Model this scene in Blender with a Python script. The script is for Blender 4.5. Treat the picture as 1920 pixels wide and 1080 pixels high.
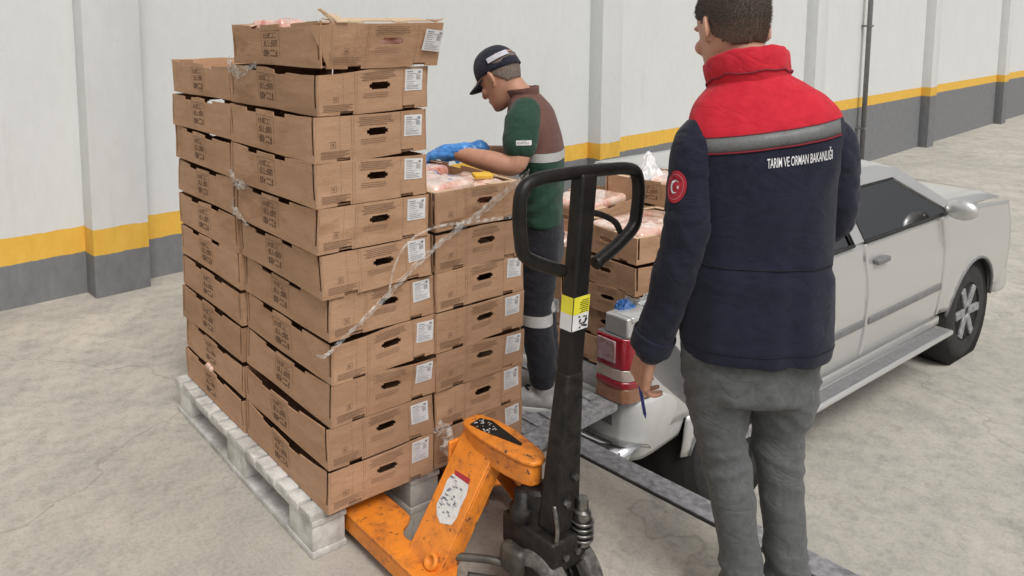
import bpy, bmesh, math, random
from mathutils import Vector, Matrix, noise
from mathutils.bvhtree import BVHTree
random.seed(7)
S = bpy.context.scene
for o in list(bpy.data.objects): bpy.data.objects.remove(o)
R_ = math.radians

# ------------------------------------------------------------------ camera, sky, sun, exposure
def look(yaw, pitch, roll):
    cy, sy, cp, sp = math.cos(yaw), math.sin(yaw), math.cos(pitch), math.sin(pitch)
    f = Vector((sy*cp, cy*cp, -sp)); r = Vector((cy, -sy, 0)); u = r.cross(f)
    c, s = math.cos(roll), math.sin(roll)
    return r*c + u*s, -r*s + u*c, f
cam = bpy.data.cameras.new('camera'); camo = bpy.data.objects.new('camera', cam); S.collection.objects.link(camo)
r, u, f = look(0.6184, 0.1126, -0.0074)
camo.matrix_world = Matrix(((r.x, u.x, -f.x, -1.0757), (r.y, u.y, -f.y, -1.8877), (r.z, u.z, -f.z, 1.5897), (0, 0, 0, 1)))
cam.sensor_fit = 'HORIZONTAL'; cam.sensor_width = 36; cam.lens = 36*1461.65/1920
cam.shift_x = (960-744.7)/1920; cam.shift_y = -(540-213.7)/1920
cam.clip_start = 0.05; cam.clip_end = 500
S.camera = camo
S.render.resolution_x = 1024; S.render.resolution_y = 576

SUN_EL, SUN_AZ = R_(55), R_(194)          # azimuth clockwise from +Y: light comes from behind the camera, high
world = bpy.data.worlds.new('World'); S.world = world; world.use_nodes = True
nt = world.node_tree; bg = nt.nodes['Background']
sky = nt.nodes.new('ShaderNodeTexSky'); sky.sky_type = 'NISHITA'; sky.sun_disc = False
sky.sun_elevation = SUN_EL; sky.sun_rotation = SUN_AZ; sky.air_density = 1.0; sky.dust_density = 6.0; sky.ozone_density = 1.0
hs = nt.nodes.new('ShaderNodeHueSaturation'); hs.inputs['Saturation'].default_value = 0.22
nt.links.new(sky.outputs[0], hs.inputs['Color']); nt.links.new(hs.outputs[0], bg.inputs['Color'])
bg.inputs['Strength'].default_value = 0.098
sl = bpy.data.lights.new('sun', 'SUN'); sl.energy = 1.5; sl.angle = R_(24); sl.color = (1, .965, .91)
so = bpy.data.objects.new('sun', sl); S.collection.objects.link(so)
sd = Vector((math.sin(SUN_AZ)*math.cos(SUN_EL), math.cos(SUN_AZ)*math.cos(SUN_EL), math.sin(SUN_EL)))
so.rotation_euler = sd.to_track_quat('Z', 'Y').to_euler()
S.view_settings.view_transform = 'Standard'; S.view_settings.look = 'None'
S.view_settings.gamma = 1; S.view_settings.exposure = 0.0; S.view_settings.use_curve_mapping = False

# ------------------------------------------------------------------ helpers
WM = {}
def mk(name, vf, mat, parent=None, smooth=False, world=False):
    v, fc = vf
    if world and parent is not None:
        inv = WM[parent.name].inverted(); v = [inv @ Vector(p) for p in v]
    me = bpy.data.meshes.new(name); me.from_pydata([tuple(p) for p in v], [], fc); me.update()
    bm = bmesh.new(); bm.from_mesh(me); bmesh.ops.recalc_face_normals(bm, faces=bm.faces); bm.to_mesh(me); bm.free()
    if smooth:
        me.polygons.foreach_set('use_smooth', [True]*len(me.polygons))
    return link(name, me, mat, parent)
def link(name, me, mat, parent=None):
    o = bpy.data.objects.new(name, me); S.collection.objects.link(o)
    if mat is not None:
        me.materials.clear(); me.materials.append(mat)
    if parent is not None:
        o.parent = parent; WM[o.name] = WM[parent.name]
    else: WM[o.name] = Matrix.Identity(4)
    return o
def sharp(o, ang=35):
    me = o.data
    me.polygons.foreach_set('use_smooth', [True]*len(me.polygons))
    try: me.set_sharp_from_angle(angle=R_(ang))
    except Exception: pass
    return o
def tag(o, label, cat, group=None):
    o['label'] = label; o['category'] = cat
    if group: o['group'] = group
    return o
def thing(name, label, cat, loc=(0, 0, 0), rot=(0, 0, 0), group=None):
    o = bpy.data.objects.new(name, None); S.collection.objects.link(o); o.empty_display_size = .1
    o.location = loc; o.rotation_euler = rot
    from mathutils import Euler
    WM[o.name] = Matrix.Translation(Vector(loc)) @ Euler(rot).to_matrix().to_4x4()
    return tag(o, label, cat, group)
def struct(o): o['kind'] = 'structure'; return o
def J(*vfs):
    V, F = [], []
    for v, f_ in vfs:
        n = len(V); V += [Vector(p) for p in v]; F += [tuple(i+n for i in q) for q in f_]
    return V, F
def T(vf, M): return [M @ Vector(p) for p in vf[0]], vf[1]
def box(x0, x1, y0, y1, z0, z1, b=0.0):
    if b <= 0:
        v = [(x0,y0,z0),(x1,y0,z0),(x1,y1,z0),(x0,y1,z0),(x0,y0,z1),(x1,y0,z1),(x1,y1,z1),(x0,y1,z1)]
        return v, [(0,3,2,1),(4,5,6,7),(0,1,5,4),(1,2,6,5),(2,3,7,6),(3,0,4,7)]
    bm = bmesh.new(); bmesh.ops.create_cube(bm, size=1)
    for q in bm.verts: q.co = Vector(((x0+x1)/2+q.co.x*(x1-x0), (y0+y1)/2+q.co.y*(y1-y0), (z0+z1)/2+q.co.z*(z1-z0)))
    bmesh.ops.bevel(bm, geom=list(bm.edges), offset=b, segments=2, affect='EDGES', profile=.6)
    bm.verts.index_update(); r_ = [q.co.copy() for q in bm.verts], [tuple(x.index for x in p.verts) for p in bm.faces]; bm.free(); return r_
def obox(a, b_, w, d, side, bev=0.0):
    """bar from a to b_, width w along 'side', depth d across"""
    a, b_ = Vector(a), Vector(b_); z = (b_-a); L = z.length; z.normalize()
    x = Vector(side); x = (x - z*x.dot(z)).normalized(); y = z.cross(x)
    M = Matrix(((x.x,y.x,z.x,a.x),(x.y,y.y,z.y,a.y),(x.z,y.z,z.z,a.z),(0,0,0,1)))
    return T(box(-w/2, w/2, -d/2, d/2, 0, L, bev), M)
def catmull(pts, n):
    P = [Vector(p) for p in pts]; out = []
    for i in range(len(P)-1):
        a, b_, c, d = P[max(i-1,0)], P[i], P[i+1], P[min(i+2, len(P)-1)]
        for k in range(n):
            t = k/n; out.append(.5*((2*b_)+(c-a)*t+(2*a-5*b_+4*c-d)*t*t+(3*b_-a-3*c+d)*t**3))
    out.append(P[-1]); return out
def interp(vals, n):
    return [v.x for v in catmull([(v, 0, 0) for v in vals], n)]
def tube(pts, rad, n=12, cap=True, flat=1.0, up=None):
    P = [Vector(p) for p in pts]; N = len(P)
    if not isinstance(rad, (list, tuple)): rad = [rad]*N
    V, F = [], []; prev = Vector(up) if up else None
    for i in range(N):
        t = (P[min(i+1,N-1)]-P[max(i-1,0)]).normalized()
        if prev is None: prev = t.orthogonal()
        x = (prev - t*prev.dot(t))
        x = x.normalized() if x.length > 1e-6 else t.orthogonal().normalized()
        y = t.cross(x); prev = x
        for k in range(n):
            a = 2*math.pi*k/n; V.append(P[i] + x*math.cos(a)*rad[i] + y*math.sin(a)*rad[i]*flat)
    for i in range(N-1):
        for k in range(n):
            k2 = (k+1) % n; F.append((i*n+k, i*n+k2, (i+1)*n+k2, (i+1)*n+k))
    if cap: F.append(tuple(range(n))[::-1]); F.append(tuple((N-1)*n+k for k in range(n)))
    return V, F
def limb(pts, rad, n=16, sub=5, flat=1.0, up=None):
    """tapered limb with rounded ends"""
    P = catmull(pts, sub); Rr = interp(rad, sub)
    d0 = (P[0]-P[1]).normalized(); d1 = (P[-1]-P[-2]).normalized()
    pre = [(P[0]+d0*Rr[0]*s, Rr[0]*c) for s, c in ((.95,.25),(.75,.62),(.4,.9))]
    post = [(P[-1]+d1*Rr[-1]*s, Rr[-1]*c) for s, c in ((.4,.9),(.75,.62),(.95,.25))]
    return tube([q[0] for q in pre]+P+[q[0] for q in post], [q[1] for q in pre]+Rr+[q[1] for q in post], n, True, flat, up)
def ell(c, a, b_, h, n=16, m=10, M=None):
    V, F = [], []
    for i in range(m+1):
        ph = -math.pi/2 + math.pi*i/m
        for k in range(n):
            t = 2*math.pi*k/n; V.append(Vector((a*math.cos(ph)*math.cos(t), b_*math.cos(ph)*math.sin(t), h*math.sin(ph))))
    for i in range(m):
        for k in range(n):
            k2 = (k+1) % n; F.append((i*n+k, i*n+k2, (i+1)*n+k2, (i+1)*n+k))
    M4 = (M.to_4x4() if M else Matrix.Identity(4))
    return [Vector(c)+M4 @ v for v in V], F
def lathe(prof, c, axis='y', n=32):
    V, F = [], []
    for (rr, h) in prof:
        for k in range(n):
            a = 2*math.pi*k/n
            p = {'z': (rr*math.cos(a), rr*math.sin(a), h), 'y': (rr*math.cos(a), h, rr*math.sin(a)), 'x': (h, rr*math.cos(a), rr*math.sin(a))}[axis]
            V.append(Vector(c)+Vector(p))
    m = len(prof)
    for i in range(m-1):
        for k in range(n):
            k2 = (k+1) % n; F.append((i*n+k, i*n+k2, (i+1)*n+k2, (i+1)*n+k))
    F.append(tuple(range(n))); F.append(tuple((m-1)*n+k for k in range(n)))
    return V, F
def rings(secs, n=48, sub=4, power=2.3, capb=True, capt=True):
    """horizontal-ish loft: secs = (cx, cy, z, a, b[, tilt dz per x, dz per y])"""
    cols = [interp([s[i] if i < len(s) else 0 for s in secs], sub) for i in range(7)]
    V, F = [], []; m = len(cols[0])
    for i in range(m):
        cx, cy, z, a, b_, tx, ty = [c[i] for c in cols]
        for k in range(n):
            t = 2*math.pi*k/n; ct, st = math.cos(t), math.sin(t)
            x = a*math.copysign(abs(ct)**(2/power), ct); y = b_*math.copysign(abs(st)**(2/power), st)
            V.append(Vector((cx+x, cy+y, z+tx*x+ty*y)))
    for i in range(m-1):
        for k in range(n):
            k2 = (k+1) % n; F.append((i*n+k, i*n+k2, (i+1)*n+k2, (i+1)*n+k))
    if capb: F.append(tuple(range(n))[::-1])
    if capt: F.append(tuple((m-1)*n+k for k in range(n)))
    return V, F
def remesh(vf, voxel, smooth=4, fac=.5):
    me = bpy.data.meshes.new('tmp'); me.from_pydata([tuple(p) for p in vf[0]], [], vf[1]); me.update()
    bm = bmesh.new(); bm.from_mesh(me); bmesh.ops.recalc_face_normals(bm, faces=bm.faces); bm.to_mesh(me); bm.free()
    o = bpy.data.objects.new('tmp', me); S.collection.objects.link(o)
    m = o.modifiers.new('r', 'REMESH'); m.mode = 'VOXEL'; m.voxel_size = voxel
    if smooth:
        s_ = o.modifiers.new('s', 'SMOOTH'); s_.iterations = smooth; s_.factor = fac
    dg = bpy.context.evaluated_depsgraph_get(); ev = o.evaluated_get(dg)
    out = bpy.data.meshes.new_from_object(ev)
    r_ = [v.co.copy() for v in out.vertices], [tuple(p.vertices) for p in out.polygons]
    bpy.data.objects.remove(o); bpy.data.meshes.remove(out)
    return r_
def normals(vf):
    N = [Vector((0,0,0)) for _ in vf[0]]
    for fc in vf[1]:
        a, b_, c = vf[0][fc[0]], vf[0][fc[1]], vf[0][fc[2]]
        n = (b_-a).cross(c-a)
        for i in fc: N[i] += n
    return [n.normalized() if n.length > 0 else n for n in N]
def wrinkle(vf, fn):
    N = normals(vf); return [p+n*fn(p) for p, n in zip(vf[0], N)], vf[1]

# ------------------------------------------------------------------ materials
def mat(name, col, rough=.6, col2=None, scale=8, metal=0.0, bump=0.0, bscale=60, coat=0.0, spec=.5, detail=6, stretch=(1,1,1), alpha=1.0, lo=.35, hi=.65, trans=0.0):
    m = bpy.data.materials.new(name); m.use_nodes = True; n = m.node_tree.nodes; L = m.node_tree.links; p = n['Principled BSDF']
    p.inputs['Roughness'].default_value = rough; p.inputs['Metallic'].default_value = metal
    p.inputs['Specular IOR Level'].default_value = spec; p.inputs['Coat Weight'].default_value = coat; p.inputs['Alpha'].default_value = alpha
    p.inputs['Transmission Weight'].default_value = trans
    p.inputs['Base Color'].default_value = (*col, 1)
    tc = n.new('ShaderNodeTexCoord'); mp = n.new('ShaderNodeMapping'); mp.inputs['Scale'].default_value = stretch
    L.new(tc.outputs['Object'], mp.inputs['Vector'])
    if col2:
        nz = n.new('ShaderNodeTexNoise'); nz.inputs['Scale'].default_value = scale; nz.inputs['Detail'].default_value = detail; nz.inputs['Roughness'].default_value = .62
        L.new(mp.outputs[0], nz.inputs['Vector'])
        cr = n.new('ShaderNodeValToRGB'); cr.color_ramp.elements[0].position = lo; cr.color_ramp.elements[1].position = hi
        cr.color_ramp.elements[0].color = (*col, 1); cr.color_ramp.elements[1].color = (*col2, 1)
        L.new(nz.outputs['Fac'], cr.inputs['Fac']); L.new(cr.outputs[0], p.inputs['Base Color'])
    if bump:
        nb = n.new('ShaderNodeTexNoise'); nb.inputs['Scale'].default_value = bscale; nb.inputs['Detail'].default_value = 5
        L.new(mp.outputs[0], nb.inputs['Vector'])
        bp = n.new('ShaderNodeBump'); bp.inputs['Strength'].default_value = bump; bp.inputs['Distance'].default_value = .004
        L.new(nb.outputs['Fac'], bp.inputs['Height']); L.new(bp.outputs[0], p.inputs['Normal'])
    return m
class NB:
    """small node-building helper"""
    def __init__(s, m): s.n = m.node_tree.nodes; s.L = m.node_tree.links
    def noise(s, vec, scale, detail=6, rough=.6):
        q = s.n.new('ShaderNodeTexNoise'); q.inputs['Scale'].default_value = scale; q.inputs['Detail'].default_value = detail; q.inputs['Roughness'].default_value = rough
        s.L.new(vec, q.inputs['Vector']); return q.outputs['Fac']
    def ramp(s, fac, stops, mode='LINEAR'):
        q = s.n.new('ShaderNodeValToRGB'); e = q.color_ramp.elements; q.color_ramp.interpolation = mode
        while len(e) < len(stops): e.new(.5)
        for el, (p_, c) in zip(e, stops): el.position = p_; el.color = (*c, 1) if len(c) == 3 else c
        s.L.new(fac, q.inputs['Fac']); return q.outputs[0]
    def mix(s, fac, a, b_, mode='MIX'):
        q = s.n.new('ShaderNodeMix'); q.data_type = 'RGBA'; q.blend_type = mode
        for sock, v in ((q.inputs[0], fac), (q.inputs[6], a), (q.inputs[7], b_)):
            if isinstance(v, (int, float)): sock.default_value = v
            elif isinstance(v, tuple): sock.default_value = (*v, 1)
            else: s.L.new(v, sock)
        return q.outputs[2]
    def math(s, op, a, b_=0.0, clamp=False):
        q = s.n.new('ShaderNodeMath'); q.operation = op; q.use_clamp = clamp
        for i, v in enumerate((a, b_)):
            if isinstance(v, (int, float)): q.inputs[i].default_value = v
            else: s.L.new(v, q.inputs[i])
        return q.outputs[0]
    def bump(s, h, strength, dist=.004):
        q = s.n.new('ShaderNodeBump'); q.inputs['Strength'].default_value = strength; q.inputs['Distance'].default_value = dist
        s.L.new(h, q.inputs['Height']); return q.outputs[0]
def newmat(name):
    m = bpy.data.materials.new(name); m.use_nodes = True
    b = NB(m); tc = b.n.new('ShaderNodeTexCoord'); sp = b.n.new('ShaderNodeSeparateXYZ'); b.L.new(tc.outputs['Object'], sp.inputs[0])
    return m, b, b.n['Principled BSDF'], tc.outputs['Object'], sp.outputs

def concrete(name, c1, c2, c3):
    m, b, p, co, xyz = newmat(name)
    big = b.ramp(b.noise(co, .8, 6, .6), [(.32, c1), (.66, c2)])
    mid = b.ramp(b.noise(co, 3.6, 9, .74), [(.44, (0,0,0)), (.66, (1,1,1))])
    c = b.mix(b.math('MULTIPLY', mid, .75), big, c3)
    m2 = b.ramp(b.noise(co, 14, 8, .72), [(.3, (.70,.69,.67)), (.5, (1,1,1)), (.72, (1.13,1.12,1.09))])
    c = b.mix(.75, c, m2, 'MULTIPLY')
    fine = b.noise(co, 80, 6, .75)
    c = b.mix(.6, c, b.ramp(fine, [(.3, (.60,.58,.55)), (.5, (1,1,1)), (.75, (1.12,1.12,1.1))]), 'MULTIPLY')
    oil = b.ramp(b.noise(co, 1.7, 4, .5), [(.66, (1,1,1)), (.78, (.62,.60,.57))])
    c = b.mix(.7, c, oil, 'MULTIPLY')
    vo = b.n.new('ShaderNodeTexVoronoi'); vo.feature = 'DISTANCE_TO_EDGE'; vo.inputs['Scale'].default_value = .42
    dn = b.n.new('ShaderNodeTexNoise'); dn.inputs['Scale'].default_value = 2.5; dn.inputs['Detail'].default_value = 7; b.L.new(co, dn.inputs['Vector'])
    ad = b.n.new('ShaderNodeVectorMath'); ad.operation = 'MULTIPLY_ADD'; ad.inputs[1].default_value = (.5,.5,.5); b.L.new(dn.outputs['Color'], ad.inputs[0]); b.L.new(co, ad.inputs[2]); b.L.new(ad.outputs[0], vo.inputs['Vector'])
    crk = b.ramp(vo.outputs['Distance'], [(.0, (.45,.43,.41)), (.0035, (1,1,1))]); c = b.mix(.4, c, crk, 'MULTIPLY')
    b.L.new(c, p.inputs['Base Color']); p.inputs['Roughness'].default_value = .8; p.inputs['Specular IOR Level'].default_value = .3
    b.L.new(b.bump(b.math('ADD', fine, mid), .4, .003), p.inputs['Normal'])
    return m
M_FLOOR = concrete('dock concrete', (.385,.362,.32), (.525,.482,.415), (.31,.296,.27))
M_YARD = concrete('yard concrete', (.43,.41,.37), (.53,.50,.445), (.34,.325,.298))

def wall_mat():
    m, b, p, co, xyz = newmat('painted wall')
    edge = b.math('MULTIPLY', b.math('SUBTRACT', b.noise(co, 9, 6, .7), .5), .030)
    z = b.math('ADD', xyz[2], edge)
    mp = b.n.new('ShaderNodeMapping'); mp.inputs['Scale'].default_value = (1, 1, .5); b.L.new(co, mp.inputs['Vector'])
    st = b.noise(mp.outputs[0], 2.2, 7, .62); st2 = b.noise(mp.outputs[0], 17, 5, .6)
    white = b.mix(.45, b.ramp(st, [(.3, (.645,.66,.645)), (.7, (.71,.725,.715))]), b.ramp(st2, [(.3, (.64,.655,.64)), (.6, (.70,.715,.705))]))
    yel = b.ramp(st2, [(.3, (.74,.43,.055)), (.7, (.82,.50,.085))])
    gry = b.ramp(st2, [(.3, (.165,.17,.18)), (.7, (.215,.22,.23))])
    c = b.mix(b.math('GREATER_THAN', z, .2565), gry, yel); c = b.mix(b.math('GREATER_THAN', z, .4128), c, white)
    mv = b.n.new('ShaderNodeMapping'); mv.inputs['Scale'].default_value = (3.2, 3.2, .35); b.L.new(co, mv.inputs['Vector'])
    drip = b.ramp(b.noise(mv.outputs[0], 2.4, 7, .7), [(.60, (1,1,1)), (.80, (.82,.81,.78))]); c = b.mix(.75, c, drip, 'MULTIPLY')
    sc = b.ramp(b.noise(co, 6.5, 8, .78), [(.60, (1,1,1)), (.70, (.80,.79,.77))]); c = b.mix(.6, c, sc, 'MULTIPLY')
    b.L.new(c, p.inputs['Base Color']); p.inputs['Roughness'].default_value = .75
    b.L.new(b.bump(b.math('ADD', b.noise(mp.outputs[0], 40, 5), st2), .3, .005), p.inputs['Normal'])
    return m
M_WALL = wall_mat()
def card_mat(name, k=1.0, hue=0.0):
    m, b, p, co, xyz = newmat(name)
    oi = b.n.new('ShaderNodeObjectInfo')
    mp = b.n.new('ShaderNodeMapping'); mp.inputs['Scale'].default_value = (1, 1, 3.2); b.L.new(co, mp.inputs['Vector'])
    off = b.n.new('ShaderNodeVectorMath'); off.operation = 'ADD'; b.L.new(mp.outputs[0], off.inputs[0])
    cm = b.n.new('ShaderNodeCombineXYZ')
    for i in range(3): b.L.new(b.math('MULTIPLY', oi.outputs['Random'], 17.0+9*i), cm.inputs[i])
    b.L.new(cm.outputs[0], off.inputs[1]); v = off.outputs[0]
    a = b.ramp(b.noise(v, 5, 6, .6), [(.28, (.375*k,.222*k,(.132+hue)*k)), (.52, (.435*k,.264*k,(.162+hue)*k)), (.75, (.48*k,.298*k,(.188+hue)*k))])
    fib = b.noise(v, 130, 4, .6)
    a = b.mix(.35, a, b.ramp(fib, [(.3, (.72,.70,.66)), (.6, (1.05,1.05,1.05))]), 'MULTIPLY')
    sc = b.ramp(b.noise(v, 12, 6, .75), [(.55, (1,1,1)), (.72, (.66,.62,.57))])
    a = b.mix(.55, a, sc, 'MULTIPLY')
    damp = b.ramp(b.noise(v, 2.6, 4, .55), [(.60, (1,1,1)), (.66, (.80,.76,.71))]); a = b.mix(.8, a, damp, 'MULTIPLY')
    br = b.math('ADD', b.math('MULTIPLY', oi.outputs['Random'], .24), .90)
    cc = b.n.new('ShaderNodeCombineColor'); [b.L.new(br, cc.inputs[i]) for i in range(3)]
    a = b.mix(1.0, a, cc.outputs[0], 'MULTIPLY')
    b.L.new(a, p.inputs['Base Color']); p.inputs['Roughness'].default_value = .78; p.inputs['Specular IOR Level'].default_value = .25
    b.L.new(b.bump(b.math('ADD', b.noise(v, 9, 4), b.math('MULTIPLY', fib, .25)), .5, .006), p.inputs['Normal'])
    return m
M_CARD = card_mat('kraft cardboard')
M_CARDEDGE = mat('torn cardboard edge', (.55,.40,.26), .85, (.66,.50,.34), 60)
M_INKCREASE = mat('faded brown print and crease ink', (.19,.115,.075), .8, (.27,.165,.10), 90, spec=.2)
M_INK2 = mat('dark print ink', (.10,.06,.045), .8, (.21,.13,.085), 120, spec=.2)
M_PAPER = mat('white label paper', (.66,.66,.665), .6, (.76,.755,.75), 30)
M_BLACKPRINT = mat('grey label printing', (.16,.16,.19), .7, (.36,.36,.39), 140)
M_MEAT = mat('wrapped meat', (.56,.17,.13), .22, (.80,.50,.41), 34, coat=1.0, bump=.9, bscale=40, detail=7, lo=.38, hi=.6)
M_FAT = mat('pale film wrapped meat', (.70,.32,.24), .18, (.88,.70,.60), 17, coat=1.0, bump=.8, bscale=30, detail=9, lo=.36, hi=.60)
M_PALLET = mat('scuffed white pallet', (.34,.325,.30), .8, (.66,.645,.615), 11, bump=.5, bscale=70, detail=9, lo=.33, hi=.6)
M_PALLETB = mat('grey pallet block', (.40,.385,.36), .8, (.55,.535,.505), 14, bump=.5, bscale=60, detail=8)
def orange_mat():
    m, b, p, co, xyz = newmat('chipped orange paint')
    base = b.ramp(b.noise(co, 9, 5), [(.3, (.72,.215,.022)), (.7, (.86,.285,.03))])
    dirt = b.ramp(b.noise(co, 11, 9, .78), [(.46, (0,0,0)), (.64, (1,1,1))])
    c = b.mix(b.math('MULTIPLY', dirt, .72), base, (.34,.105,.035))
    chip = b.ramp(b.noise(co, 44, 7, .75), [(.605, (0,0,0)), (.63, (1,1,1))])
    c = b.mix(chip, c, (.075,.045,.035))
    b.L.new(c, p.inputs['Base Color']); p.inputs['Roughness'].default_value = .42
    b.L.new(b.bump(b.math('SUBTRACT', b.noise(co, 60, 4), chip), .4, .002), p.inputs['Normal'])
    return m
M_ORANGE = orange_mat()
M_BLACK = mat('black enamel', (.007,.006,.006), .42, (.016,.014,.013), 20, bump=.2, bscale=80, spec=.3)
M_BLACKDIRTY = mat('greasy black iron', (.007,.006,.006), .5, (.026,.022,.019), 30, bump=.5, bscale=90, spec=.3)
M_RUBBER = mat('black rubber', (.018,.018,.019), .8, (.035,.034,.033), 25, bump=.4, bscale=70)
M_TREAD = mat('worn grey wheel tread', (.05,.047,.044), .8, (.19,.175,.16), 30, bump=.4)
M_CHROME = mat('chrome', (.72,.72,.72), .16, (.55,.55,.55), 30, metal=1.0)
M_STEEL = mat('galvanised steel', (.20,.20,.21), .5, (.44,.44,.455), 38, metal=.35, bump=.6, bscale=140, detail=10)
M_GREASE = mat('oily grey casting', (.045,.042,.035), .5, (.10,.095,.078), 24, metal=.3)
M_DARK = mat('dark gap', (.012,.011,.01), .9)
M_YELLOW = mat('yellow sticker', (.72,.66,.03), .5, (.80,.74,.06), 30)
M_FILM = None
def film():
    m = bpy.data.materials.new('stretch film'); m.use_nodes = True; n = m.node_tree.nodes; L = m.node_tree.links
    p = n['Principled BSDF']; p.inputs['Base Color'].default_value = (.80,.78,.74,1); p.inputs['Roughness'].default_value = .22; p.inputs['Coat Weight'].default_value = .5
    tr = n.new('ShaderNodeBsdfTransparent'); mx = n.new('ShaderNodeMixShader'); nz = n.new('ShaderNodeTexNoise'); tc = n.new('ShaderNodeTexCoord')
    nz.inputs['Scale'].default_value = 55; nz.inputs['Detail'].default_value = 5; L.new(tc.outputs['Object'], nz.inputs['Vector'])
    cr = n.new('ShaderNodeValToRGB'); cr.color_ramp.elements[0].position = .38; cr.color_ramp.elements[1].position = .62
    cr.color_ramp.elements[0].color = (.08,.08,.08,1); cr.color_ramp.elements[1].color = (.62,.62,.62,1)
    L.new(nz.outputs['Fac'], cr.inputs['Fac']); L.new(cr.outputs[0], mx.inputs[0]); L.new(tr.outputs[0], mx.inputs[1]); L.new(p.outputs[0], mx.inputs[2])
    L.new(mx.outputs[0], n['Material Output'].inputs['Surface']); return m
M_FILM = film()
M_BAG = mat('white plastic bag', (.80,.80,.80), .35, (.86,.86,.86), 20, coat=.3)
M_CARPAINT = mat('silver car paint', (.60,.60,.59), .34, (.65,.65,.64), 300, metal=.55, coat=.8)
M_BUMPER = mat('dull pale bumper plastic', (.52,.52,.50), .5, (.58,.58,.56), 12, coat=.1, spec=.4)
M_CARGREY = mat('grey plastic trim', (.16,.16,.165), .6, (.21,.21,.215), 40)
M_REDLENS = mat('red lamp lens', (.26,.006,.016), .15, (.34,.012,.026), 60, coat=.8)
M_AMBERLENS = mat('amber brown lamp lens', (.26,.115,.06), .18, (.33,.155,.085), 60, coat=.8)
M_CLEARLENS = mat('clear lamp lens', (.40,.32,.27), .15, (.50,.41,.36), 60, coat=.8)
def glass():
    m = bpy.data.materials.new('tinted window glass'); m.use_nodes = True; n = m.node_tree.nodes; L = m.node_tree.links
    gl = n.new('ShaderNodeBsdfGlossy'); gl.inputs['Roughness'].default_value = .03; tr = n.new('ShaderNodeBsdfTransparent'); tr.inputs[0].default_value = (.55,.62,.61,1)
    fr = n.new('ShaderNodeFresnel'); fr.inputs[0].default_value = 3.4; mx = n.new('ShaderNodeMixShader')
    L.new(fr.outputs[0], mx.inputs[0]); L.new(tr.outputs[0], mx.inputs[1]); L.new(gl.outputs[0], mx.inputs[2]); L.new(mx.outputs[0], n['Material Output'].inputs['Surface']); return m
M_GLASS = glass()
def skin_mat(name, c1, c2):
    m, b, p, co, xyz = newmat(name)
    c = b.ramp(b.noise(co, 16, 6), [(.3, c1), (.7, c2)])
    b.L.new(c, p.inputs['Base Color']); p.inputs['Roughness'].default_value = .5; p.inputs['Subsurface Weight'].default_value = .12
    p.inputs['Subsurface Radius'].default_value = (.012,.005,.003); p.inputs['Subsurface Scale'].default_value = 1.0
    b.L.new(b.bump(b.noise(co, 260, 4), .25, .001), p.inputs['Normal']); return m
M_SKIN = skin_mat('skin', (.50,.26,.175), (.60,.33,.235))
M_SKIN2 = skin_mat('weathered skin', (.46,.24,.155), (.57,.31,.21))

# ------------------------------------------------------------------ setting: dock, edge, yard
WA = 0.0782; WY = 2.9232; DA = 0.0574; DX = 1.045; YARD = -0.68
def dx(y): return DX - math.tan(DA)*(y+.04)          # dock edge x at a given y
def quad(x0, x1, y0, y1, z, n=1):
    return [(x0,y0,z),(x1,y0,z),(x1,y1,z),(x0,y1,z)], [(0,1,2,3)]
yw = lambda x: WY + math.tan(WA)*x
fv = [(-14,-12,0),(dx(-12),-12,0),(dx(3),yw(dx(3))+.05,0),(-14,yw(-14)+.05,0)]
fl = [Vector(p) for p in fv] + [Vector(p)+Vector((0,0,YARD-.2)) for p in fv]
struct(mk('dock_floor', (fl, [(0,1,2,3),(4,7,6,5),(0,4,5,1),(1,5,6,2),(2,6,7,3),(3,7,4,0)]), M_FLOOR))
struct(mk('yard_ground', quad(-60, 120, -90, 60, YARD), M_YARD))
# dock edge: dark joint, then a galvanised angle
ya, yb = -6.0, 2.85
def strip(o0, o1, z0, z1):
    v = [(dx(ya)+o0,ya,z0),(dx(ya)+o1,ya,z0),(dx(yb)+o1,yb,z0),(dx(yb)+o0,yb,z0)]
    v = v + [(a,b_,z1) for a,b_,c in v]
    return v, [(0,3,2,1),(4,5,6,7),(0,1,5,4),(1,2,6,5),(2,3,7,6),(3,0,4,7)]
ed = thing('dock_edge_angle', 'galvanised steel angle along the edge of the concrete dock', 'edge strip', (1.1, 0, 0))
mk('joint', strip(.0005, .012, -.25, .001), M_DARK, ed, world=True)
sharp(mk('plate', strip(.013, .112, -.012, .006), M_STEEL, ed, world=True))
sharp(mk('upstand', strip(.098, .112, -.30, -.0125), M_STEEL, ed, world=True))

# wall with pilasters
WR = Matrix.Translation((0, WY, 0)) @ Matrix.Rotation(WA, 4, 'Z')
wall = thing('painted_wall', 'white painted wall with yellow stripe and grey base band', 'wall', (0, WY, 0), (0, 0, WA))
def subd(x0, x1, y0, y1, z0, z1): return box(x0, x1, y0, y1, z0, z1)
mk('wall_face', box(-16, 60, 0, .35, YARD-.1, 6.5), M_WALL, wall)
for k, x in enumerate((-4.9, .04, 4.985, 9.93, 14.9, 19.85, 24.8)):
    sharp(mk('pilaster', box(x, x+.335, -.152, .001, YARD-.05 if x > 1 else .0, 6.45, .006), M_WALL, wall))
    mk('joint', box(x+.345, x+.352, -.003, .0005, YARD if x > 1 else 0, 6.4), M_CARGREY, wall)
P = WR @ Vector((11.95, -.10, 0))
pp = thing('downpipe', 'thin dark vertical downpipe standing against the far wall', 'pipe', (P.x, P.y, YARD))
mk('pipe', tube([(0,0,0),(0,0,6)], .035, 16), M_CARGREY, pp, True)
for zz in (.6, 2.2, 3.9): mk('bracket', box(-.05,.05,-.045,.098,zz,zz+.03,.004), M_CARGREY, pp)

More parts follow.
